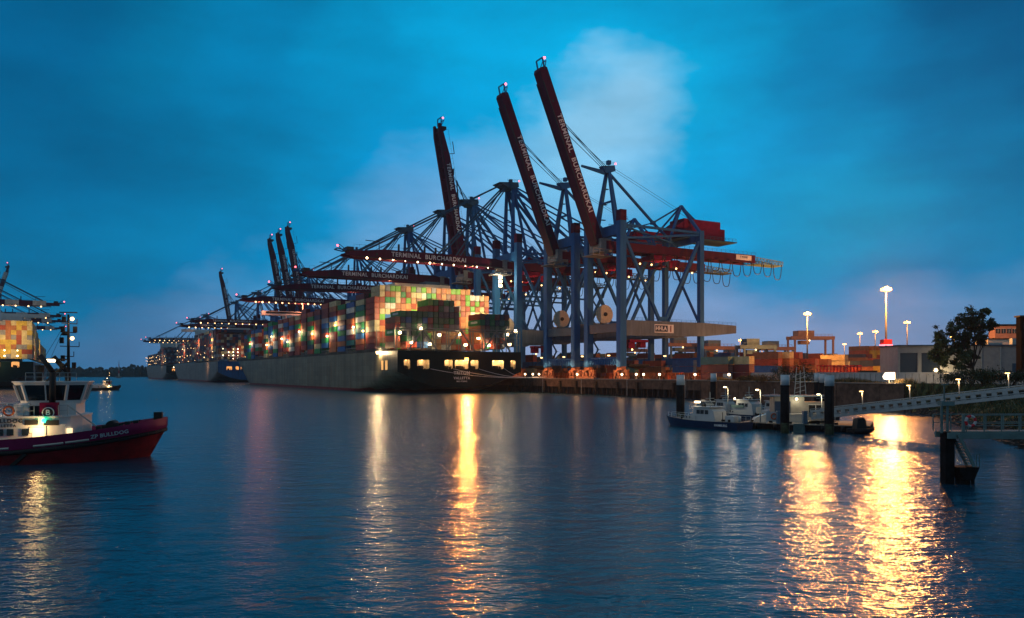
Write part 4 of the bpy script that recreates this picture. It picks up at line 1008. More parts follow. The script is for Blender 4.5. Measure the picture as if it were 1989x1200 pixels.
# ------------------------------------------------------------------ yard: stacks of containers, gantries, red frames, flood wall, buildings
ry = random.Random(21)
def yrow(px, Y, tiers, cols, L=12.19, rz=AN, tag_='yard', n=1, gap=13):
    for j in range(n):
        base = at(px, Y, QZ) - U * (j * gap)
        for k in range(tiers):
            c = cols[(k + j) % len(cols)] if isinstance(cols, list) else cols
            yield c, base + Vector((0, 0, k * 2.62)), rz, k, j
rows = [  # px, Y, tiers, colours bottom-up, description
    (1392, 262, ['maroon', 'maroon', 'teal'], 'left stack behind the wall lamp post'), (1432, 258, ['maroon', 'maroon', 'cream'], 'cream-topped stack behind the wall start'),
    (1218, 335, ['brown', 'teal', 'maroon'], 'stack seen between the nearest crane legs'), (1330, 330, ['rust red', 'blue', 'blue'], 'stack behind the land-side leg'),
    (1270, 345, ['orange', 'brown', 'rust red'], 'stack left of the land-side leg'),
    (1490, 300, ['navy', 'blue', 'rust red', 'brown'], 'stack under the blue gantry'), (1530, 306, ['brown', 'rust red', 'orange', 'rust red'], 'orange stack right of the blue gantry'),
    (1512, 300, ['brown', 'maroon', 'orange', 'cream'], 'stack between gantry and bush'), (1560, 300, ['rust red', 'orange', 'rust red'], 'stack left of the tall mast foot'), (1585, 306, ['cream', 'orange', 'orange'], 'stack behind the mast foot'),
    (1700, 330, ['rust red', 'orange', 'navy'], 'stack left of the tallest mast'), (1728, 300, ['yellow', 'yellow', 'navy'], 'yellow stack beside the white shed'), (1678, 345, ['rust red', 'rust red', 'navy'], 'stack behind the red frames'),
    (1655, 350, ['cream', 'rust red', 'grey'], 'stack farther behind the red frames'), (1620, 345, ['brown', 'rust red', 'cream', 'cream'], 'stack left behind red frames')]
for px, Y, cols, desc in rows:
    for k, c in enumerate(cols):
        container(c, at(px, Y, QZ + k * 2.62), AN + R(2), '%s yard container, %s, %s tier up' % (c, desc, ORD[k]), 'containers stacked in the yard')
for k in range(260):
    px = ry.uniform(1020, 1745); Y = ry.uniform(400, 640); hh = ry.randrange(3, 6)
    p = at(px, Y, QZ); tt, vv = toH(p)
    if vv < 48: continue
    tt = round(tt / 12.6) * 12.6; vv = round(vv / 2.9) * 2.9
    for q in range(hh): MASS.add(['rust red', 'orange', 'brown', 'navy', 'cream', 'grey', 'maroon', 'rust red', 'blue'][ry.randrange(9)], H(tt, vv, QZ + q * 2.62), AN)
for k in range(22):
    for q in range(7): MASS.add(['orange', 'rust red', 'orange', 'brown', 'yellow'][ry.randrange(5)], at(1668 + k * 3.6, 470 + (k % 4) * 3, QZ + q * 2.62), AN)
mm = MASS.mb.build('stacked_containers', [CM[k] for k in MASS.keys]); kind(mm, 'stuff'); mm['label'] = 'many farther shipping containers stacked on ships and in the yard'

def gantry(px, Y, W, h, label, rz, m, m2, first=[]):
    g_ = empty('yard_gantry', at(px, Y, QZ), rz, label, 'gantry crane', 'yard gantry cranes behind the quay')
    for sx in (-1, 1):
        for sy in (-4.5, 4.5): MB().beam((sx * W / 2, sy, 0), (sx * W / 2, sy, h), .9).build('leg', m, g_)
        MB().beam((sx * W / 2, -6, 1), (sx * W / 2, 6, 1), 1.2).beam((sx * W / 2, -4.5, h * .5), (sx * W / 2, 4.5, h * .5), .5).build('end_beam', m, g_)
    mb = MB()
    for sy in (-3, 3): mb.box((0, sy, h + .8), (W + 3, 1.1, 1.8))
    mb.rail([(-W / 2, -3.8, h + 1.7), (W / 2, -3.8, h + 1.7)], 1.1, 2, .06); mb.build('main_girder', m2, g_)
    mb = MB(); mb.box((-W * .18, 0, h + 3.2), (W * .42, 7, 3)); mb.box((-W * .18, 0, h - 1.6), (5, 4, 2)); mb.build('trolley', m, g_)
    MB().sph((-W * .1, -3.6, h - .6), .45, 6).build('work_lamp', E['small'], g_)
    return g_
gantry(1574, 430, 21, 20.5, 'red-brown gantry standing clear of the others by the lone mast', R(4), M['tan'], M['tan'])
gantry(1468, 380, 15, 14, 'blue gantry with lit trolley over the orange stacks', R(6), M['galed'], M['galed'])
gantry(1506, 420, 15, 14.5, 'blue-grey gantry behind the lit blue one', R(6), M['galed'], M['tan'])
gantry(1328, 420, 17, 16.5, 'gantry seen between the land legs of the nearest crane', R(8), M['galed'], M['tan'])
gantry(1352, 470, 17, 15, 'gantry partly behind the rear leg of the nearest crane', R(8), M['galed'], M['tan'])
gantry(1393, 410, 16, 14.5, 'gantry right of the nearest crane leg, blue trolley house', R(8), M['galed'], M['tan'])
gantry(1425, 450, 12, 12.5, 'smaller gantry next to the distant mast', R(8), M['galed'], M['tan'])
gantry(1235, 470, 16, 15, 'gantry seen under the portal beam of the nearest crane', R(8), M['galed'], M['tan'])

fr = empty('steel_frames', at(1630, 236, QZ), R(4), 'row of bright red steel spreader frames behind the flood wall', 'steel frames')
mb = MB()
for k in range(13):
    x = -6.2 + k * 1.02; 
    for y in (-1.2, 1.2): mb.beam((x, y, .5), (x, y, 4.6), .22)
    mb.beam((x, -1.2, 4.6), (x, 1.2, 4.6), .22); mb.beam((x, -1.2, .8), (x, 1.2, 4.2), .14)
for z in (.8, 2.6, 4.4): mb.beam((-6.4, -1.25, z), (6.4, -1.25, z), .2)
mb.build('frame', M['redf'], fr); MB().box((0, 0, .25), (14, 3, .5)).build('trailer_bed', M['dark'], fr)
o = MB().box((0, 0, 1.9), (5, 2.4, 2.4)).box((0, 0, .5), (5.6, 2.2, .4)).tube((-1.8, -1.2, .5), (-1.8, -.8, .5), .5).tube((1.8, -1.2, .5), (1.8, -.8, .5), .5).build('machine_trailer', M['dark']); o.location = at(1684, 236, QZ); tag(o, 'black boxy trailer right of the red frames', 'trailer')
for px, e in ((1600, 9000), (1655, 9000)): pass
# flood wall
FW = [at(1434, 262), at(1500, 240), at(1600, 215), at(1740, 192), at(1850, 178), at(2120, 150)]
fw = empty('flood_wall', (0, 0, 0), 0, 'pale concrete flood wall with ribs running right behind the grass', 'wall')
mb = MB(); rb = MB()
for a, b in zip(FW, FW[1:]):
    mb.beam(a + Vector((0, 0, QZ + 1.15)), b + Vector((0, 0, QZ + 1.15)), .35, 2.3); L = (b - a).length; n = int(L / 1.7)
    mb.beam(a + Vector((0, 0, QZ + 2.42)), b + Vector((0, 0, QZ + 2.42)), .6, .22)
    d = (b - a).normalized(); nn = Vector((d.y, -d.x, 0))
    for i in range(n): q = a + d * (i + .5) * L / n + nn * .3; rb.box((q.x, q.y, QZ + 1.1), (.28, .28, 2.2), math.atan2(d.y, d.x))
mb.build('wall_panel', M['fence'], fw); rb.build('rib', M['fence'], fw)
kb = MB().box((0, 0, 1.1), (2.8, .3, 2.2)).build('notice_board', M['bwhite']); kb.location = at(1413, 256, QZ); tag(kb, 'small upright white board by the rightmost quay lamp', 'board')
sb = MB().box((0, 0, .9), (3.6, .12, .9)).beam((-1.5, 0, 0), (-1.5, 0, .6), .1).beam((1.5, 0, 0), (1.5, 0, .6), .1).build('barrier_board', M['orange']); sb.location = at(1930, 165, QZ + .6); tag(sb, 'orange barrier board in front of the flood wall at right', 'barrier')
# white shed
Y0 = 226
sh = empty('white_shed', at(1744, Y0, QZ), R(-6), 'low white warehouse with two big dark doors behind the tree', 'building')
W = 44; Hs = 10.0
mb = MB()
dr_ = [(.6, 5.4), (6.4, 11.4)]
xs = [0] + [a for d in dr_ for a in d] + [W]
for x1, x2 in zip(xs, xs[1:]):
    if (x1, x2) in dr_: mb.box(((x1 + x2) / 2, .2, 9.05), (x2 - x1, .4, 1.9))
    else: mb.box(((x1 + x2) / 2, .2, Hs / 2), (x2 - x1, .4, Hs))
mb.box((W / 2, 14, Hs / 2), (W, .4, Hs)); mb.box((.2, 7.1, Hs / 2), (.4, 13.4, Hs)); mb.build('wall', M['shed'], sh)
MB().box((W / 2, 7, Hs + .18), (W + .6, 15, .35)).build('roof', M['crane_d'], sh)
for a, b in dr_:
    d = MB(); d.box(((a + b) / 2, .5, 4), (b - a, .15, 8.1)); [d.box(((a + b) / 2, .38, 1 + k * 1.3), (b - a, .08, .07)) for k in range(6)]
    d.build('roller_door', M['glass'], sh)
d = MB().box((31.5, -.05, 3), (1.8, .1, 4.2)).build('door', M['crane_d'], sh)
MB().box((27.5, -.1, 5), (.25, .2, 9.6)).box((22.5, -.1, 5), (.12, .15, 9.6)).build('downpipe', M['gal'], sh)
MB().box((33, 4, Hs + 1.2), (1.6, 1.6, 2)).tube((36, 4, Hs), (36, 4, Hs + 2.6), .35).box((28, 5, Hs + .7), (4, 2, .8)).build('roof_vent', M['gal'], sh)
of = empty('office_block', at(1948, 262, QZ), R(-4), 'pink-brown office block with lit window rows above the white shed', 'building')
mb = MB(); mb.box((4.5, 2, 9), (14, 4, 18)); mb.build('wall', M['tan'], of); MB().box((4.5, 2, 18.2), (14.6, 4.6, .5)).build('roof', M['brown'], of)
for rz_, zz in enumerate((12.6, 16.2)):
    for k in range(7):
        x = -1.6 + k * 1.75; lit = (rz_ == 0 and k in (0, 1, 2)) or (rz_ == 1 and k in (5, 6))
        wn = MB().box((x, -.04, zz), (1.25, .1, 1.5)).build('window', E['win'] if lit else M['glass'], of)
        MB().box((x, -.12, zz), (.07, .06, 1.5)).box((x, -.12, zz + .8), (1.4, .12, .1)).build('window_frame', M['bwhite'], wn)
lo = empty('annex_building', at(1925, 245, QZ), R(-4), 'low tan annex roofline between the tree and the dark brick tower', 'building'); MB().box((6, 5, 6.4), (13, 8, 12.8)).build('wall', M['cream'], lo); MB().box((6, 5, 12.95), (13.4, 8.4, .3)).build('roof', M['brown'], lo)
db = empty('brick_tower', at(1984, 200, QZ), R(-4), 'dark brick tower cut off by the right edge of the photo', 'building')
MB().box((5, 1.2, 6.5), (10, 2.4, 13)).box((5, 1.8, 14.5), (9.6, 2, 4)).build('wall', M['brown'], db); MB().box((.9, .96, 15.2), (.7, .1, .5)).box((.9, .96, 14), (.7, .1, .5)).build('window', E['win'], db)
MB().box((5, 1.8, 16.7), (10.2, 2.6, .4)).tube((2, 1.8, 16.9), (2, 1.8, 19), .06, 5).build('roof', M['dark'], db)

# ------------------------------------------------------------------ trees and shrubs
def crown_tree(name, loc, h, clumps, label, seed, nleaf=260, ls=.32, trunk=.42):
    r = random.Random(seed); t = empty(name, loc, 0, label, 'tree'); tb = MB()
    tb.tube((0, 0, -.5), (0, 0, h * .25), trunk, 9, trunk * .75); base = Vector((0, 0, h * .22))
    lf = MB()
    for (cx, cy, cz, cr) in clumps:
        c = Vector((cx, cy, cz)); mid = base.lerp(c, .5) + Vector((r.uniform(-.4, .4), r.uniform(-.4, .4), -.3))
        tb.tube(base, mid, trunk * .45, 6, trunk * .28); tb.tube(mid, c, trunk * .28, 5, .06)
        subs = [c + Vector((r.gauss(0, 1), r.gauss(0, 1), r.gauss(0, .8))).normalized() * cr * r.uniform(.3, 1.45) for _ in range(16)]
        for s in subs: tb.tube(c.lerp(mid, .3), s, .06, 4, .02)
        for k in range(nleaf):
            s = subs[r.randrange(16)]; d = Vector((r.gauss(0, 1), r.gauss(0, 1), r.gauss(0, .8))) * cr * .2; p = s + d
            a = Vector((r.gauss(0, 1), r.gauss(0, 1), r.gauss(0, 1))).normalized() * ls * r.uniform(.5, 1); b = a.cross(Vector((r.gauss(0, 1), r.gauss(0, 1), r.gauss(0, 1)))).normalized() * ls * .5
            lf.add([p - a, p + b, p + a, p - b], [(0, 1, 2, 3)])
    tb.build('trunk', M['bark'], t); lf.build('crown', M['leaf'], t)
    return t
def px2l(px, py, Y, o): p = at(px, Y, CH + (HY - py) / F * Y); return p - o
to = at(1890, 178, QZ)
cl = []
for px, py, rad in ((1893, 615, 15), (1872, 625, 13), (1915, 635, 15), (1930, 630, 11), (1850, 640, 12), (1835, 650, 14), (1865, 655, 13), (1895, 650, 12), (1915, 658, 12), (1825, 668, 10), (1845, 680, 15), (1818, 685, 10), (1868, 688, 14), (1838, 702, 13), (1862, 708, 10), (1888, 632, 13), (1905, 605, 8), (1900, 690, 7), (1882, 670, 10), (1858, 668, 9)):
    p = px2l(px, py, 178, to); cl.append((p.x, rnd.uniform(-2.2, 2.2), p.z, rad * 178 / F))
crown_tree('deciduous_tree', to, 15.5, cl, 'broad leafy tree in front of the white shed at right', 4, 1300, .26, .34)
def shrub(px, Y, w_, h_, label, seed, name='shrub', m='leaf', nl=1400, z=QZ):
    r = random.Random(seed); t = empty(name, at(px, Y, z), 0, label, 'shrub'); lf = MB(); st = MB()
    cs = [Vector((r.uniform(-w_ / 2, w_ / 2), r.uniform(-1, 1), h_ * r.uniform(.25, .8))) for _ in range(9)]
    for c in cs: st.tube((c.x * .3, c.y * .3, -.2), c, .07, 5, .02)
    for k in range(nl):
        c = cs[r.randrange(9)]; p = c + Vector((r.gauss(0, w_ * .13), r.gauss(0, .6), r.gauss(0, h_ * .15)));
        if p.z < 0: p.z = .1
        a = Vector((r.gauss(0, 1), r.gauss(0, 1), r.gauss(0, 1))).normalized() * .2; b = a.cross(Vector((0, .3, 1))).normalized() * .1
        lf.add([p - a, p + b, p + a, p - b], [(0, 1, 2, 3)])
    st.build('stem', M['bark'], t); lf.build('foliage', M[m], t)
shrub(1545, 205, 9, 5, 'tall dark bush on the wall top left of the white-capped piles', 1, nl=3000)
shrub(1480, 225, 8, 2.2, 'low grassy bush at the start of the flood wall', 2, m='drygrass')
shrub(1455, 235, 5, 1.6, 'small dry bush beside the quay end', 3, m='drygrass')
shrub(1870, 165, 9, 3.2, 'round bush under the tree near the gangway', 4, nl=2500)
shrub(1905, 150, 7, 3.0, 'green bush between the tree and the second gangway lamp', 5, nl=2200)
shrub(1955, 140, 9, 3.0, 'bush behind the rightmost gangway lamp', 6, nl=2500)
def wood(name, x0, x1, Y, z0, hmin, hmax, seed, label):
    r = random.Random(seed); mb = MB(); x = x0
    while x < x1:
        h = r.uniform(hmin, hmax) * (.85 + .15 * math.sin(x * .013) + .12 * math.sin(x * .041)); w_ = r.uniform(5, 15); y = Y + r.uniform(-12, 12)
        n = 7
        for q in range(7):
            c = Vector((x + r.uniform(-w_ / 2, w_ / 2), y + r.uniform(-4, 4), z0 + h * r.uniform(.3, .85))); rad = w_ * r.uniform(.2, .48)
            o = len(mb.v); mb.sph(c, rad, 8)
            for i in range(o, len(mb.v)): v_ = Vector(mb.v[i]); mb.v[i] = tuple(v_ + Vector((r.uniform(-1, 1), r.uniform(-1, 1), r.uniform(-1, 1))) * rad * .22)
        mb.box((x, y, z0 + h * .25), (w_ * 1.3, 6, h * .6)); x += w_ * .5
    for i in range(len(mb.sm)): mb.sm[i] = False
    o = mb.build(name, M['wood']); kind(o, 'stuff'); o['label'] = label
wood('far_wood', -1350, -560, 1900, 2, 18, 30, 1, 'dark far wood on the opposite shore at left')
wood('yard_wood', 60, 560, 900, QZ, 18, 27, 2, 'hazy line of trees behind the container yard')
wood('distant_wood', 500, 1000, 800, QZ, 14, 22, 3, 'hazy trees behind the masts at right')

# ------------------------------------------------------------------ tugs
def tug(loc, rz, label, cu, cl_, named=True, lamp=1.0, hb='white'):
    t = empty('tugboat', loc, rz, label, 'tugboat')
    L = 28.0
    def beam_(x, z):          # half breadth
        f = max(0, min(1, (z + .5) / 3.6)); xs0 = 3.0 + 2.5 * f; xe = 12.6 + 1.9 * f
        k = 1 if x < xs0 else max(0, 1 - ((x - xs0) / (xe - xs0)) ** 2.0) ** (.75 - .2 * f)
        a = 1 if x > -10 else max(.6, 1 - ((-10 - x) / 6) ** 2 * .5)
        return 6.0 * k * a * (.86 + .14 * f)
    def sheer(x): return 2.25 + 1.75 * max(0, (x + 3) / 17.5) ** 1.7
    xs = [-14, -13, -11, -8, -5, -2, 0, 2, 4, 5.5, 7, 8.3, 9.5, 10.5, 11.4, 12.2, 12.9, 13.5, 14.0, 14.45]
    def fz(x): return sheer(x) - 1.28
    def strip(z0f, z1f, m, name, nj=6, parent=t):
        mb = MB()
        for sg in (-1, 1):
            o = len(mb.v)
            for x in xs:
                for j in range(nj + 1):
                    z = z0f(x) + (z1f(x) - z0f(x)) * j / nj; xe = 12.6 + 1.9 * max(0, min(1, (z + .5) / 3.6)); xx = min(x, xe)
                    mb.v.append((xx, sg * beam_(xx, z), z))
            for i in range(len(xs) - 1):
                for j in range(nj):
                    a = o + i * (nj + 1) + j; mb.f.append([a, a + 1, a + nj + 2, a + nj + 1]); mb.mi.append(0); mb.sm.append(True)
        o = len(mb.v)
        z0, z1 = z0f(-14), z1f(-14); mb.add([(-14, -beam_(-14, z0), z0), (-14, beam_(-14, z0), z0), (-14, beam_(-14, z1), z1), (-14, -beam_(-14, z1), z1)], [(0, 1, 2, 3)])
        return mb.build(name, m, parent)
    strip(lambda x: -1.0, fz, cl_, 'hull')
    strip(fz, sheer, cu, 'bulwark')
    dk = MB(); n = len(xs)
    dk.add([(x, -beam_(x, sheer(x)) + .15, sheer(x) - 1.1) for x in xs] + [(x, beam_(x, sheer(x)) - .15, sheer(x) - 1.1) for x in xs], [(i, i + 1, n + i + 1, n + i) for i in range(n - 1)]); dk.build('deck', M['deck'], t)
    fd = MB()
    for sg in (-1, 1): fd.path([(min(x, 12.6 + 1.9 * min(1, (fz(x) + .5) / 3.6)), sg * (beam_(min(x, 12.6 + 1.9 * min(1, (fz(x) + .5) / 3.6)), fz(x)) + .1), fz(x)) for x in xs], .22, 8)
    fd.build('rubbing_fender', M['rubber'], t)
    df = MB()
    for x in (-9, -6, -3, 0, 3): df.beam((x, -beam_(x, 1) - .1, fz(x) - .2), (x - 1.6, -beam_(x, 0) - .08, -.4), .3)
    df.build('diagonal_fender', M['rubber'], t)
    if named:
        sp = MB()
        for a, b in ((-5.5, -1.6), (-1.4, 1.6), (3.6, 6.1), (6.25, 8.2)): sp.path([(x, -(beam_(x, fz(x) + .4) + .03), fz(x) + .42) for x in (a, (a + b) / 2, b)], .1, 4)
        sp.build('fender_strip', M['cream'], t)
        me = text('ZP BULLDOG', .5, M['letter'], space=1.05, bold=.03, ext=.01)
        for v_ in me.vertices:
            x = 9.9 + v_.co.x; z = sheer(x) - .66 + v_.co.y; v_.co = Vector((x, -(beam_(x, z) + .04 + v_.co.z), z))
        o = bpy.data.objects.new('lettering', me); COL.objects.link(o); o.parent = t
    # deckhouse
    W_ = M[hb]; mb = MB(); zt = 4.3
    pl = [(-9, -3.6), (5.0, -3.9), (6.2, -3.4), (7.0, -2.2), (7.3, 0), (7.0, 2.2), (6.2, 3.4), (5.0, 3.9), (-9, 3.6)]
    mb.prism(pl, 1.1, zt, 'z'); dh = mb.build('deckhouse', W_, t)
    mb = MB(); pl2 = [(x * 1.01, y * 1.04) for x, y in pl]; mb.prism(pl2, zt, zt + .14, 'z'); mb.build('upper_deck', W_, t)
    for x in (-4, -1.6, .4, 1.25, 2.5): MB().box((x, -3.74 - (x + 9) / 14 * .3, 2.95), (.55, .12, .62)).build('porthole', M['glass'], dh)
    lw_ = MB().box((3.6, -3.92, 2.6), (1.0, .14, 1.5)).build('lit_doorway', E['win'], dh); MB().box((4.2, -3.98, 2.6), (.1, .2, 1.7)).box((3.0, -3.95, 3.1), (.3, .1, .5)).build('frame', W_, lw_)
    MB().box((5.1, -3.7, 2.7), (1.5, .6, 1.9)).build('door', W_, dh)
    MB().box((6.15, -3.5, 2.95), (.45, .3, .5)).build('lit_window', E['win'], dh)
    MB().box((3.0, -3.95, 3.85), (1.1, .1, .5)).box((4.7, -4.0, 3.8), (1.3, .1, .5)).build('vent_panel', M['rubber'], dh)
    if named:
        put_text(text('ZP BULLDOG', .52, M['letter_d'], space=1.2, bold=.03), dh, (.5, -3.92, 4.0), (1, -.021, 0), (0, 0, 1)); put_text(text('VALLETTA', .36, M['letter_d'], space=1.3, bold=.03), dh, (.7, -3.92, 3.55), (1, -.021, 0), (0, 0, 1))
    def _sh(o): o.location.x += 4.1; return o
    # wheelhouse
    mb = MB(); mb.box((-.4, 0, 4.95), (5.4, 4.0, 1.1)); wh = _sh(mb.build('wheelhouse', W_, t))
    def ring(s, z): return [(x * s - .2, y * s, z) for x, y in ((-2.5, -1.0), (-1.7, -1.9), (1.5, -1.9), (2.7, -1.0), (2.7, 1.0), (1.5, 1.9), (-1.7, 1.9), (-2.5, 1.0))]
    a, b, c, d = ring(1.0, 5.5), ring(1.04, 5.85), ring(1.22, 7.35), ring(1.26, 7.6)
    mb = MB(); mb.add(a + b, [(i, (i + 1) % 8, 8 + (i + 1) % 8, 8 + i) for i in range(8)]); mb.add(c + d, [(i, (i + 1) % 8, 8 + (i + 1) % 8, 8 + i) for i in range(8)] + [list(range(8, 16))])
    for i in range(8):
        p, q = Vector(b[i]), Vector(c[i]); mb.beam(p, q, .22)
        m_ = Vector(b[i]).lerp(Vector(b[(i + 1) % 8]), .5); m2_ = Vector(c[i]).lerp(Vector(c[(i + 1) % 8]), .5)
        if i in (1, 5, 3, 7): mb.beam(m_, m2_, .12)
    mb.add([Vector(p) * 1 + Vector((0, 0, .12)) for p in ring(1.3, 7.6)] + [Vector(p) for p in ring(1.3, 7.6)], [list(range(8)), list(range(8, 16))] + [(i, (i + 1) % 8, 8 + (i + 1) % 8, 8 + i) for i in range(8)])
    mb.build('wheelhouse_frame', W_, wh)
    mb = MB(); b2, c2 = ring(1.02, 5.86), ring(1.2, 7.34); mb.add(b2 + c2, [(i, (i + 1) % 8, 8 + (i + 1) % 8, 8 + i) for i in range(8)]); mb.build('window_band', M['glass'], wh)
    # funnel casing with emblem and inclined exhausts
    for sg in (-1, 1):
        fb = _sh(MB().box((.3, sg * 3.35, 4.65), (1.5, .9, 2.1)).build('funnel_casing', M['house'], t))
        ex = MB(); ex.tube((.5, sg * 3.2, 5.6), (.5, sg * 3.0, 8.6), .29, 10); ex.tube((.5, sg * 3.0, 8.6), (-.7, sg * 2.4, 10.2), .25, 10); _sh(ex.build('exhaust_pipe', M['rubber'], t))
        if sg < 0 and named:
            ds = MB().tube((.3, -3.9, 4.75), (.3, -3.82, 4.75), .52, 24).build('emblem_disc', M['letter'], fb); MB().tube((.3, -3.92, 4.75), (.3, -3.88, 4.75), .44, 24).build('emblem_ring', M['rubber'], ds)
            put_text(text('B', .7, M['letter'], bold=.03), ds, (.3, -3.96, 4.75), (1, 0, 0), (0, 0, 1))
    # mast
    ms = MB(); mx = 1.2
    ms.tube((mx, 0, 7.6), (mx, 0, 14.4), .17, 8, .1); ms.tube((mx - 1.8, .8, 7.7), (mx, 0, 9.6), .12); ms.tube((mx - 1.8, -.8, 7.7), (mx, 0, 9.6), .12)
    for z, w_ in ((10.2, 1.0), (11.2, 2.0), (12.6, 1.4), (13.5, 1.6)): ms.beam((mx - w_ * .3, -w_ * .35, z), (mx + w_ * .4, w_ * .4, z), .08); ms.beam((mx + w_ * .4, w_ * .4, z), (mx + w_ * .4, w_ * .4, z + .5), .06)
    for z, s in ((9.2, -.6), (9.3, .5), (10.0, -.5), (11.8, -.6), (12.9, -.5), (13.9, -.4), (12.9, .6)): ms.box((mx + s, 0, z), (.34, .34, .6))
    ms.tube((mx - .3, 0, 12.3), (mx - .3, 0, 12.7), .45, 8, .2); ms.beam((mx - .8, 0, 14.6), (mx + .8, 0, 14.6), .2, .1)
    ms.box((-.2, 0, 9.9), (2.2, 2.6, .12)); ms.tube((-1.6, 1, 7.7), (-1.6, 1, 9.3), .3, 8, .45)
    for q in (-1, 1): ms.tube((mx, 0, 14), (mx - 2.8, q * 1.8, 8), .02, 3)
    _sh(ms.build('mast', M['rubber'], t)); mx += 4.1
    for z, e in ((13.95, 'warm'), (12.0, 'warm')):
        MB().sph((mx + .38, -.2, z), .2, 8).build('mast_light', E[e], t)
    MB().box((3.8, -1.2, 9.75), (1.1, .4, .26)).build('floodlight', E['white'], t)
    MB().sph((4.1, -4.2, 4.0), .2, 8).build('starboard_light', E['green'], t)
    point((4.1, -4.9, 3.9), 3 * lamp, (.02, 1, .4), .15, t); point((mx + .8, -.6, 13.9), 60 * lamp, (1, .65, .35), .2, t)
    point((3.6, -4.7, 3.2), 170 * lamp, (1, .6, .24), .3, t); point((-1.5, -2.5, 5.6), 200 * lamp, (1, .6, .26), .3, t)
    rl = MB(); z_ = zt + .14
    rl.rail([(6.0, -3.6, z_), (5.3, -3.9, z_)], 1.0, .9, .03); rl.rail([(3.2, -3.8, z_), (-9, -3.6, z_), (-9, 3.6, z_)], 1.0, .9, .03); rl.beam((6.0, -3.6, z_ + 1), (8.6, -3.3, 3.2), .14); rl.rail([(5, 3.9, z_), (-9, 3.6, z_)], 1, .9, .03)
    rl.rail([(2, -1.9, 7.75), (6.4, -1.9, 7.75)], .8, .7, .025)
    rl.build('railing', M['gal'], t)
    mb = MB()
    for a_ in range(16):
        p1 = a_ * math.pi / 8; p2 = p1 + math.pi / 8; mb.tube((1.1 + .42 * math.cos(p1), -3.85, 4.95 + .42 * math.sin(p1)), (1.1 + .42 * math.cos(p2), -3.85, 4.95 + .42 * math.sin(p2)), .1, 6)
    mb.build('lifebuoy', M['orange'], t)
    mb = MB(); mb.box((2.2, -3.1, 4.9), (1.0, 1.0, .8)); mb.tube((1.8, -3.1, 5.3), (2.7, -3.1, 5.3), .35, 8); mb.build('locker', W_, t)
    mb = MB(); mb.box((3.0, -2.6, 4.9), (.8, 1, .9)); mb.box((9.3, 0, 2.9), (1.6, 2.6, .8)); mb.tube((9.3, -1.2, 3.3), (9.3, 1.2, 3.3), .42, 10)
    for x, h_ in ((8.9, .35), (10.3, .5), (11.3, .4), (12.0, .35)): mb.box((x, -beam_(x, sheer(x)) * .86, sheer(x) + .1), (.45, .35, h_))
    mb.box((13.6, 0, sheer(13.6) + .2), (.8, .9, .9)); mb.beam((10.3, -2.9, sheer(10) + .15), (12.2, -2.2, sheer(12) + .2), .16); mb.build('deck_gear', M['rubber'], t)
    return t
HD = R(17)
stem = Vector((-37.5, 82, 0)); fwd = Vector((math.cos(HD), math.sin(HD), 0))
TUG = tug(stem - fwd * 12.6, HD, 'purple-red and white harbour tug heading right in the left foreground', M['magenta'], M['tugred'])
p = at(198, 395)
T2 = tug(p, R(47), 'small dark tug with lit mast in the channel beyond the foreground tug', M['tblack'], M['tblack'], False, 1.1); T2.scale = (.62, .62, .62)
# channel beacon
bc = empty('beacon', at(231, 1500, 0), 0, 'slim red and white lattice beacon before the far wood', 'beacon')
for k in range(5): MB().tube((0, 0, k * 6 + 2), (0, 0, k * 6 + 8), 1.1 - k * .15, 8).build('band', M['redf'] if k % 2 else M['bstripe'], bc)
MB().box((0, 0, 0), (8, 8, 5)).build('base', M['conc'], bc)

# ------------------------------------------------------------------ piles, pontoon, small boats
def gpile(px, Y, ytop, w_, label):
    p = at(px, Y); zt = CH + (HY - ytop) / F * Y; r_ = w_ / 2 * Y / F
    o = empty('guide_pile', p, 0, label, 'pile', 'white-capped guide piles round the pontoon')
    capz = zt - 20 * Y / F * (1.0 if w_ > 13 else .9) * (w_ / 16) ** .3
    MB().tube((0, 0, -3), (0, 0, capz), r_, 20).build('shaft', M['pile'], o); MB().tube((0, 0, capz - .01), (0, 0, zt), r_ * 1.06, 20).build('cap', M['pilew'], o)
    MB().tube((0, 0, -1), (0, 0, 1.5), r_ * 1.015, 20).build('tide_band', M['algae'], o)
    fx = MB(); fx.beam((-r_ * 1.05, 0, .4), (-r_ * 1.05, 0, capz), .12); fx.beam((r_ * .4, -r_ * 1.02, .6), (r_ * .4, -r_ * 1.02, capz), .08); fx.build('guide_rail', M['dark'], o)
gpile(1322, 142, 728, 15, 'leftmost guide pile, behind the bow of the police boat')
gpile(1386, 172, 725, 11, 'thin farther guide pile behind the moored boats, second from left')
gpile(1525, 113, 728, 16, 'thick guide pile in the middle of the pontoon front')
gpile(1587, 150, 725, 10, 'left pile of the close pair behind the pontoon')
gpile(1598, 146, 726, 13, 'right pile of the close pair behind the pontoon')
gpile(1611, 110.5, 729, 17, 'thick guide pile in front of the gangway foot')

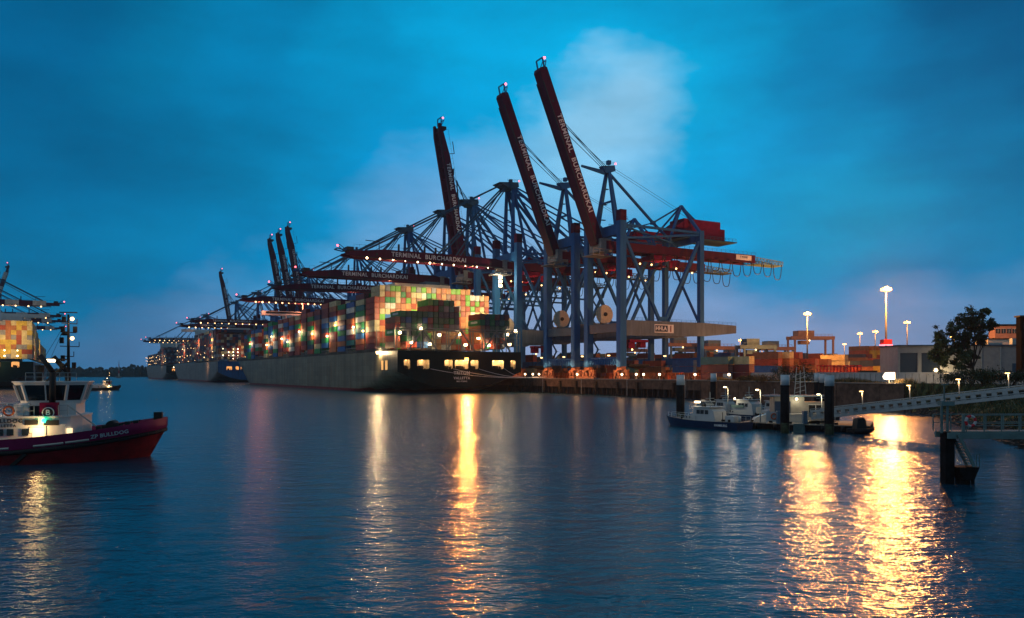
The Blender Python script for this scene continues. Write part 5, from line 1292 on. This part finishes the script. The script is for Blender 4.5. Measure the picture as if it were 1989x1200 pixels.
def pontoon(px1, px2, Y1, Y2, label):
    a = at(px1, Y1); b = at(px2, Y2); d = (b - a); L = d.length; rz = math.atan2(d.y, d.x); o = empty('pontoon', a, rz, label, 'pontoon')
    MB().box((L / 2, 6, .25), (L, 12, 1.3)).build('float', M['pile'], o); MB().box((L / 2, 6, .96), (L - .1, 11.9, .12)).build('deck_boards', M['pdeck'], o)
    mb = MB(); [mb.box((x, .4, 1.2), (.5, .25, .3)) for x in (2, L * .5, L - 2)]; [mb.tube((x, -.1, .2), (x, -.1, .9), .25, 8) for x in (L * .3, L * .6)]; mb.build('bollard', M['rubber'], o)
    return o
P1 = pontoon(1436, 1556, 124, 116, 'left pontoon section with lamp post beside the police boat')
P2 = pontoon(1560, 1690, 117, 113, 'right pontoon section where the gangway lands')
def lamp_post(px, Y, ytop, zb, label, watts, body='gal', box_=True):
    p = at(px, Y, zb); zt = CH + (HY - ytop) / F * Y - zb; o = empty('lamp_post', p, 0, label, 'lamp post', 'lamp posts on the pontoon')
    mb = MB().tube((0, 0, 0), (0, 0, zt), .07, 8).beam((0, 0, zt), (-.5, 0, zt + .05), .06); mb.build('post', M[body], o)
    MB().box((-.5, 0, zt), (.4, .25, .14)).build('lamp_head', E['white'], o)
    if box_: MB().box((-.25, 0, 1.9), (.6, .35, 1.0)).build('service_box', M['cream'], o)
    point((-.5, -.3, zt - .35), watts, (1, .68, .34), .15, o)
lamp_post(1477, 121, 757, 1.0, 'lamp post with cream box at the left pontoon', 200)
lamp_post(1414, 131, 752, 1.0, 'lamp post behind the police boat', 140, 'gal', False)
lamp_post(1596, 122, 766, 1.0, 'lamp post beside the thick pile near the gangway', 220, 'gal', False)
def misc():
    o = MB()
    for a in range(16):
        p1 = a * math.pi / 8; p2 = p1 + math.pi / 8; o.tube((.4 * math.cos(p1), 0, .4 * math.sin(p1)), (.4 * math.cos(p2), 0, .4 * math.sin(p2)), .09, 6)
    me = o.mesh('lifebuoy', M['orange'])
    a = empty('lifebuoy_stand', at(1503, 118.5, 1.0), 0, 'white board with a lifebuoy on the left pontoon', 'lifebuoy stand'); MB().box((0, .1, 1.1), (2.2, .1, 1.3)).beam((-1, .1, 0), (-1, .1, 1.5), .08).beam((1, .1, 0), (1, .1, 1.5), .08).build('board', M['bwhite'], a); q = bpy.data.objects.new('lifebuoy', me); COL.objects.link(q); q.parent = a; q.location = (0, -.05, 1.1)
    for px, Y, lab in ((1513, 118, 'grey-blue service cabinet on the left pontoon'), (1563, 118, 'dark blue service cabinet where the two pontoons meet')):
        a = MB().box((0, 0, .9), (.6, .6, 1.7)).box((0, 0, 1.85), (.7, .7, .15)).box((0, -.32, 1.0), (.4, .04, 1.2)).build('service_cabinet', M['galed']); a.location = at(px, Y, 1.0); tag(a, lab, 'cabinet')
    a = MB().box((0, 0, .6), (3.2, 1.6, 1.2)).box((0, 0, 1.25), (3.3, 1.7, .12)).build('storage_chest', M['cream']); a.location = at(1545, 122, 1.0); tag(a, 'cream storage chest on the pontoon by the middle pile', 'chest')
    a = MB().prism([(-2, 0), (2.2, 0), (1.7, .9), (.3, 1.3), (-1.6, .7)], -.7, .7).build('covered_boat', M['bwhite']); a.location = at(1486, 123, 1.0); tag(a, 'white covered dinghy hull lying on the left pontoon', 'dinghy')
    # fender float in the gap
    a = MB().prism([(-.5, -.3), (.9, -.3), (.7, .5), (.3, 1.0), (-.1, 1.15), (-.5, 1.15)], -.7, .7).build('pontoon_link', M['jetty']); a.location = at(1552, 114.5, .1); a.rotation_euler = (0, 0, R(60)); tag(a, 'white curved link bridging the two pontoons', 'pontoon link')
misc()

def boat(loc, rz, L, B, label, mh, ms, seed=0, cabinh=2.1, text_=None, rad=True):
    o = empty('motor_boat', loc, rz, label, 'boat'); mb = MB(); xs = [-.5, -.3, 0, .15, .28, .38, .45, .5]
    NZ = 4
    for sg in (-1, 1):
        k0 = len(mb.v)
        for f in xs:
            for j in range(NZ + 1):
                u_ = j / NZ; sh_ = 1.15 + .9 * max(0, f + .1) ** 1.5; z = -.4 + (sh_ + .4) * u_; q = 0 if f < .05 else ((f - .05) / .45) ** 2.1
                x = f * L - (1 - u_) * .06 * L * max(0, f) * 2; mb.v.append((x, sg * B / 2 * (1 - q) * (.8 + .2 * u_), z))
        for i in range(len(xs) - 1):
            for j in range(NZ):
                a = k0 + i * (NZ + 1) + j; mb.f.append([a, a + 1, a + NZ + 2, a + NZ + 1]); mb.mi.append(0); mb.sm.append(True)
    n = len(xs); dz = [1.1 + .9 * max(0, f + .1) ** 1.5 for f in xs]; hbx = [B / 2 * (1 - (0 if f < .05 else ((f - .05) / .45) ** 2.1)) for f in xs]
    mb.m = 1; mb.add([(f * L, -h_ * .97, z) for f, h_, z in zip(xs, hbx, dz)] + [(f * L, h_ * .97, z) for f, h_, z in zip(xs, hbx, dz)], [(i, i + 1, n + i + 1, n + i) for i in range(n - 1)])
    mb.m = 0; mb.add([(-L / 2, -B * .4, -.4), (-L / 2, B * .4, -.4), (-L / 2, B / 2, 1.15), (-L / 2, -B / 2, 1.15)], [(0, 1, 2, 3)]); mb.build('hull', [mh, M['deck']], o)
    c = B * .36; z = 1.1
    cb = MB(); cb.prism([(-.22 * L, z), (.22 * L, z), (.16 * L, z + .55), (.07 * L, z + .95), (.035 * L, z + cabinh), (-.14 * L, z + cabinh), (-.2 * L, z + cabinh * .75)], -c, c); ca = cb.build('cabin', ms, o)
    gl = MB()
    for sg in (-1, 1):
        for x in (-.115, -.06, -.01): gl.box((x * L, sg * (c + .02), z + cabinh * .68), (.042 * L, .06, .62))
        for x in (.1, .14): gl.tube((x * L, sg * c, z + .5), (x * L, sg * (c + .03), z + .5), .16, 8)
    gl.add([(.067 * L, -c * .85, z + 1.0), (.067 * L, c * .85, z + 1.0), (.045 * L, c * .85, z + cabinh - .1), (.045 * L, -c * .85, z + cabinh - .1)], [(0, 1, 2, 3)]); [gl.v.__setitem__(i, (gl.v[i][0] + .03, gl.v[i][1], gl.v[i][2])) for i in range(len(gl.v) - 4, len(gl.v))]
    gl.build('window', M['glass'], ca)
    mb = MB().box((-.05 * L, 0, z + cabinh + .08), (.24 * L, c * 2.3, .12)).build('cabin_roof', ms, ca)
    ms_ = MB(); zt = z + cabinh; ms_.tube((-.08 * L, 0, zt), (-.08 * L, 0, zt + 2.4), .06, 6); ms_.beam((-.08 * L, -1, zt + 1.4), (-.08 * L, 1, zt + 1.4), .07); ms_.beam((-.13 * L, 0, zt + .5), (-.03 * L, 0, zt + .5), .22, .14); ms_.tube((-.13 * L, 0, zt + .1), (-.08 * L, 0, zt + 1.2), .05, 5); ms_.sph((.0, 0, zt + .3), .22)
    if rad: ms_.box((-.08 * L, 0, zt + .9), (.2, 2.4, .18))
    ms_.build('mast', M['gal'], o)
    rg = random.Random(int(L * 100)); ge = MB()
    for q in range(9): xx = rg.uniform(-.46, .3) * L; ge.box((xx, rg.uniform(-c * .8, c * .8), (z + cabinh + .3) if -.14 * L < xx < .03 * L else 1.35), (rg.uniform(.2, .6), rg.uniform(.2, .6), rg.uniform(.2, .5)))
    for q in range(3): xx = -.12 * L + q * .05 * L; ge.tube((xx, rg.uniform(-c, c), z + cabinh), (xx, rg.uniform(-c, c), z + cabinh + rg.uniform(1.5, 3.2)), .025, 4)
    ge.tube((-.3 * L, B * .3, 1.1), (-.3 * L, B * .3, 2.6), .05, 5); ge.beam((-.48 * L, 0, 1.1), (-.48 * L, 0, 2.2), .06)
    ge.build('deck_gear', M['rubber'], o)
    st_ = MB(); st_.path([(f * L, -h_ - .03, z_ - .12) for f, h_, z_ in zip(xs[:-1], hbx[:-1], dz[:-1])], .07, 6); st_.build('rubbing_strake', M['rubber'], o)
    rl = MB(); rl.rail([(f * L, -h_ * .92, z_) for f, h_, z_ in zip(xs[2:-1], hbx[2:-1], dz[2:-1])], .75, 1.1, .025); rl.rail([(f * L, h_ * .92, z_) for f, h_, z_ in zip(xs[2:-1], hbx[2:-1], dz[2:-1])], .75, 1.1, .025); rl.rail([(-.48 * L, -B * .45, 1.15), (-.25 * L, -B * .45, 1.15)], .8, .8, .025)
    rl.build('railing', M['gal'], o)
    MB().box((-.36 * L, 0, 1.6), (.1 * L, B * .4, .9)).tube((-.44 * L, 0, 1.2), (-.44 * L, 0, 2.0), .2, 8).build('engine_hatch', ms, o)
    mf = MB(); [mf.tube((x * L, -B / 2 - .12, .3), (x * L, -B / 2 - .12, 1.0), .14, 8) for x in (-.35, -.15, .05)]; mf.build('side_fender', M['rubber'], o)
    if text_: put_text(text(text_, .42, M['letter'], bold=.02), o, (-.36 * L, -B / 2 - .0, .72), (1, 0, 0), (0, 0, 1))
    return o
def bheading(p, q): d = q - p; return math.atan2(d.y, d.x)
a, b = at(1445, 119), at(1296, 131)       # stern, bow
BA = boat(a.lerp(b, .5), bheading(a, b), (b - a).length * 1.02, 4.2, 'blue and white patrol boat moored with bow left in front of the pontoon', M['police'], M['bwhite'])
put_text(text('HAMBURG', .5, M['letter'], bold=.02), BA, (-4.9, 2.12, .62), (-1, 0, 0), (0, 0, 1))
MB().box((.6, .8, 4.0), (.8, .4, .25)).build('deck_lamp', E['white'], BA); point((1.2, 1.8, 4.3), 120, (1, .8, .5), .2, BA)
MB().box((-.2, 0, 4.2), (1.4, .5, .25)).build('light_bar', M['police'], BA)
a, b = at(1502, 139), at(1392, 148)
BB = boat(a.lerp(b, .5), bheading(a, b), (b - a).length * 1.1, 4.4, 'white work boat with green stripe moored behind the patrol boat', M['police'], M['bwhite'], cabinh=2.6)
MB().box((0.2, 1.75, 2.6), (2.6, .06, .5)).build('green_stripe', M['jetty'], BB); point((.6, 2.6, 4.0), 90, (1, .8, .5), .2, BB); MB().sph((.6, 2.0, 4.0), .16).build('deck_lamp', E['white'], BB)
a, b = at(1440, 150), at(1368, 158)
BC = boat(a.lerp(b, .5), bheading(a, b), (b - a).length * 1.05, 3.6, 'white cruiser with tall aerials partly hidden behind the thin pile', M['tblack'], M['bwhite'], cabinh=2.2)
a, b = at(1530, 150), at(1470, 158)
BD = boat(a.lerp(b, .5), bheading(a, b), (b - a).length * 1.05, 3.4, 'small white cabin boat with lifebuoy behind the lamp post', M['tblack'], M['bwhite'], cabinh=2.0)
a, b = at(1618, 140), at(1560, 146)
BE = boat(a.lerp(b, .5), bheading(a, b), (b - a).length * 1.1, 2.8, 'low dark open launch glimpsed between the pile pair and the thick pile', M['tblack'], M['lash'], cabinh=1.5, rad=False)
# pontoon cabin (blue-grey boathouse)
cb = empty('boathouse', at(1548, 128, .95), R(-8), 'blue-grey floating boathouse with white window behind the middle pile', 'boathouse')
MB().box((-1.6, 0, 1.9), (4.6, 4, 3.8)).box((2.9, 0, 1.5), (4.4, 4, 3.0)).build('wall', M['lash'], cb); MB().box((-.2, 0, 3.95), (9.6, 4.8, .2)).build('roof', M['galed'], cb)
w_ = MB().box((2.4, -2.05, 1.9), (2.0, .08, 1.3)).build('window', M['glass'], cb); MB().box((2.4, -2.12, 1.9), (.12, .06, 1.4)).box((2.4, -2.1, 2.6), (2.2, .1, .1)).box((2.4, -2.1, 1.2), (2.2, .1, .1)).build('window_frame', M['bwhite'], w_)
MB().box((-2.6, -2.04, 1.6), (2.4, .06, 3.0)).build('blue_panel', M['police'], cb); MB().sph((-.6, -2.6, 3.5), .2).build('lamp_globe', E['white'], cb); point((-.6, -3.0, 3.4), 110, (1, .8, .45), .2, cb)
mb = MB(); mb.tube((.5, 0, 4), (.5, 0, 8), .07, 6); [mb.tube((.5 + s, 0, 4), (.5 + s * .6, 0, 8.6), .06, 5) for s in (-.9, .9)]; [mb.beam((-.3, 0, 4.4 + k * .7), (1.3, 0, 4.9 + k * .7), .06) for k in range(5)]; mb.beam((-.2, 0, 6.2), (3.2, 0, 6.2), .2, .1); mb.build('radio_mast', M['gal'], cb)
MB().rail([(-4, -3.4, 0), (5, -3.4, 0)], 1.1, 1.2, .03).build('railing', M['gal'], cb)
# dinghy with covered outboard
dg = empty('inflatable_dinghy', at(1672, 112, .1), R(8), 'black inflatable dinghy with covered console at the pontoon end', 'dinghy')
mb = MB()
for s in (-1, 1): mb.tube((-1.6, s * .8, .35), (1.0, s * .8, .4), .33, 10); mb.tube((1.0, s * .8, .4), (1.9, s * .1, .6), .33, 10, .22)
mb.box((-.2, 0, .25), (2.8, 1.3, .2)); mb.build('tube_hull', M['rubber'], dg); MB().prism([(-1.0, .4), (.6, .4), (.4, 1.9), (.1, 2.2), (-.8, 2.0)], -.6, .6).build('console_cover', M['tblack'], dg); MB().box((1.2, -.1, .45), (.4, .2, .35)).build('marker', M['orange'], dg)

# ------------------------------------------------------------------ gangway bridge
ga, gb = Vector((45.6, 119.5, 2.55)), Vector((68.0, 98.0, 7.0))
gw = empty('gangway', (0, 0, 0), 0, 'pale steel gangway bridge with square openings climbing to the right bank', 'gangway')
d = (gb - ga); L = d.length; dn = d.normalized(); side = Vector((-dn.y, dn.x, 0)).normalized(); up = side.cross(dn) * -1
if up.z < 0: up = -up
WB = 1.9
MB().beam(ga, gb, WB * 2 - .2, .1).build('walkway', M['pdeck'], gw)
for s in (-1, 1):
    gd = MB(); o_ = side * s * WB; n = 26; dep = 1.05
    gd.beam(ga + o_ + up * .28, gb + o_ + up * .28, .25, .34); gd.beam(ga + o_ - up * .72, gb + o_ - up * .72, .25, .42)
    for i in range(n + 1): p_ = ga.lerp(gb, i / n) + o_ - up * .2; gd.beam(p_ - up * .35, p_ + up * .35, .2, L / n * .5, dn)
    gd.beam(ga + o_ + side * .16 * s - up * .35, gb + o_ + side * .16 * s - up * .35, .06, .1)
    gd.build('side_girder', M['gal'], gw)
    ra = MB(); ra.beam(ga + o_ + up * .62, gb + o_ + up * .62, .07); 
    for i in range(20): p_ = ga.lerp(gb, i / 19) + o_; ra.beam(p_ + up * .4, p_ + up * .64, .05)
    ra.build('handrail', M['gal'], gw)
lp = None
for i, (px, yt, yb) in enumerate(((1673, 752, 785), (1765, 742, 775), (1861, 731, 766), (1957, 720, 755))):
    # intersect column with walkway's far edge
    r_ = (px + 3 - CX) / F; s0 = ga + side * 1.6; k = (r_ * s0.y - s0.x) / (dn.x - r_ * dn.y); p_ = s0 + dn * k + Vector((0, 0, .05))
    lab = '%s slim glowing lamp column along the gangway, counting from the pontoon' % ORD[i]
    if lp is None:
        lp = empty('gangway_lamp', p_, 0, lab, 'lamp', 'lamp columns on the gangway'); MB().tube((0, 0, 0), (-.12, 0, 2.25), .09, 8, .07).build('column', M['cream'], lp); MB().box((-.22, 0, 2.36), (.5, .22, .12)).build('lamp_head', E['warm'], lp)
        point((-.35, -.25, 2.15), 45, (1, .62, .3), .08, lp)
    else: c = copy_tree(lp); c.location = p_; tag(c, lab, 'lamp', 'lamp columns on the gangway')

# ------------------------------------------------------------------ near landing stage with stair
ns = empty('landing_stage', at(1852, 61, 0), R(3), 'green-grey landing stage with railings, steep steel stair and dark piles, right foreground', 'landing stage')
# local x right, y away ; px scale .0394 m
def q(px, py): return ((px - 1852) * .0394, CH + (HY - py) * .0394)
dk = MB(); dk.box((1.0 + 5, .6, 3.95), (12.5, 1.6, .22)); dk.beam((-.6, -.25, 3.75), (12, -.25, 3.6), .2, .45); dk.beam((-.6, 1.4, 3.75), (12, 1.4, 3.6), .2, .45); dk.build('walkway', M['jetty'], ns)
rl = MB(); rl.rail([(.9, -.2, 4.05), (12, -.2, 4.05)], 1.25, 1.35, .035); rl.rail([(-.8, 1.35, 4.05), (12, 1.35, 4.05)], 1.25, 1.35, .035); rl.beam((.9, -.2, 4.5), (12, -.2, 4.5), .05); rl.build('railing', M['jetty'], ns)
for x in (-.45, -.02): pass
MB().beam((-.3, .3, -3), (-.3, .3, 4.0), .72).build('pile', M['pile'], ns)
MB().beam((1.65, .2, -3), (1.65, .2, 1.5), .2).build('pile', M['pile'], ns)
MB().beam((.85, .2, -3), (.85, .2, .4), .75).build('pile', M['pile'], ns)
hp = MB(); hp.prism([(.05, 1.35), (1.75, 1.35), (1.35, .4), (.5, .4)], -.5, .9); hp.build('lower_platform', M['pile'], ns)
stg = MB()
for yy in (-.45, .45): stg.beam((.1, yy, 3.9), (1.35, yy, 1.4), .1, .22); 
for k in range(11): f = k / 10; stg.box((.12 + 1.18 * f, 0, 3.75 - 2.3 * f), (.26, .9, .06))
stg.rail([(1.5, -.5, 1.35), (1.75, -.5, 1.35)], 1.0, .3, .025); stg.build('stair', M['jetty'], ns)
gf = MB()
for x in (-.75, -.3): gf.beam((x, .3, 3.9), (x, .3, 6.2), .14)
gf.box((-.4, .3, 6.2), (1.0, .6, .35)); gf.beam((-.55, .3, 6.3), (-.55, .3, 7.6), .08); gf.box((-.5, .3, 7.65), (.4, .25, .1)); gf.box((.65, -.2, 4.7), (.18, .18, 1.4)); gf.build('gate_frame', M['jetty'], ns)
lb = MB()
for a_ in range(16):
    p1 = a_ * math.pi / 8; p2 = p1 + math.pi / 8; lb.m = 1 if (a_ // 2) % 2 else 0
    lb.tube((1.15 + .38 * math.cos(p1), -.32, 4.85 + .38 * math.sin(p1)), (1.15 + .38 * math.cos(p2), -.32, 4.85 + .38 * math.sin(p2)), .11, 6)
lb.build('lifebuoy', [M['redf'], M['bwhite']], ns)

# ------------------------------------------------------------------ haze
hz = MB().box((0, 1050, 72), (3600, 2160, 148))
hz = hz.build('haze', None); hz.data.materials.clear()
hm_ = bpy.data.materials.new('haze_air'); hm_.use_nodes = True; t_ = hm_.node_tree; t_.nodes.clear()
pv = t_.nodes.new('ShaderNodeVolumePrincipled'); pv.inputs['Density'].default_value = .00009; pv.inputs['Color'].default_value = (.9, .93, .97, 1); pv.inputs['Anisotropy'].default_value = .35
om = t_.nodes.new('ShaderNodeOutputMaterial'); t_.links.new(pv.outputs[0], om.inputs['Volume']); hz.data.materials.append(hm_)
kind(hz, 'stuff')
print('containers as things:', NCONT[0])
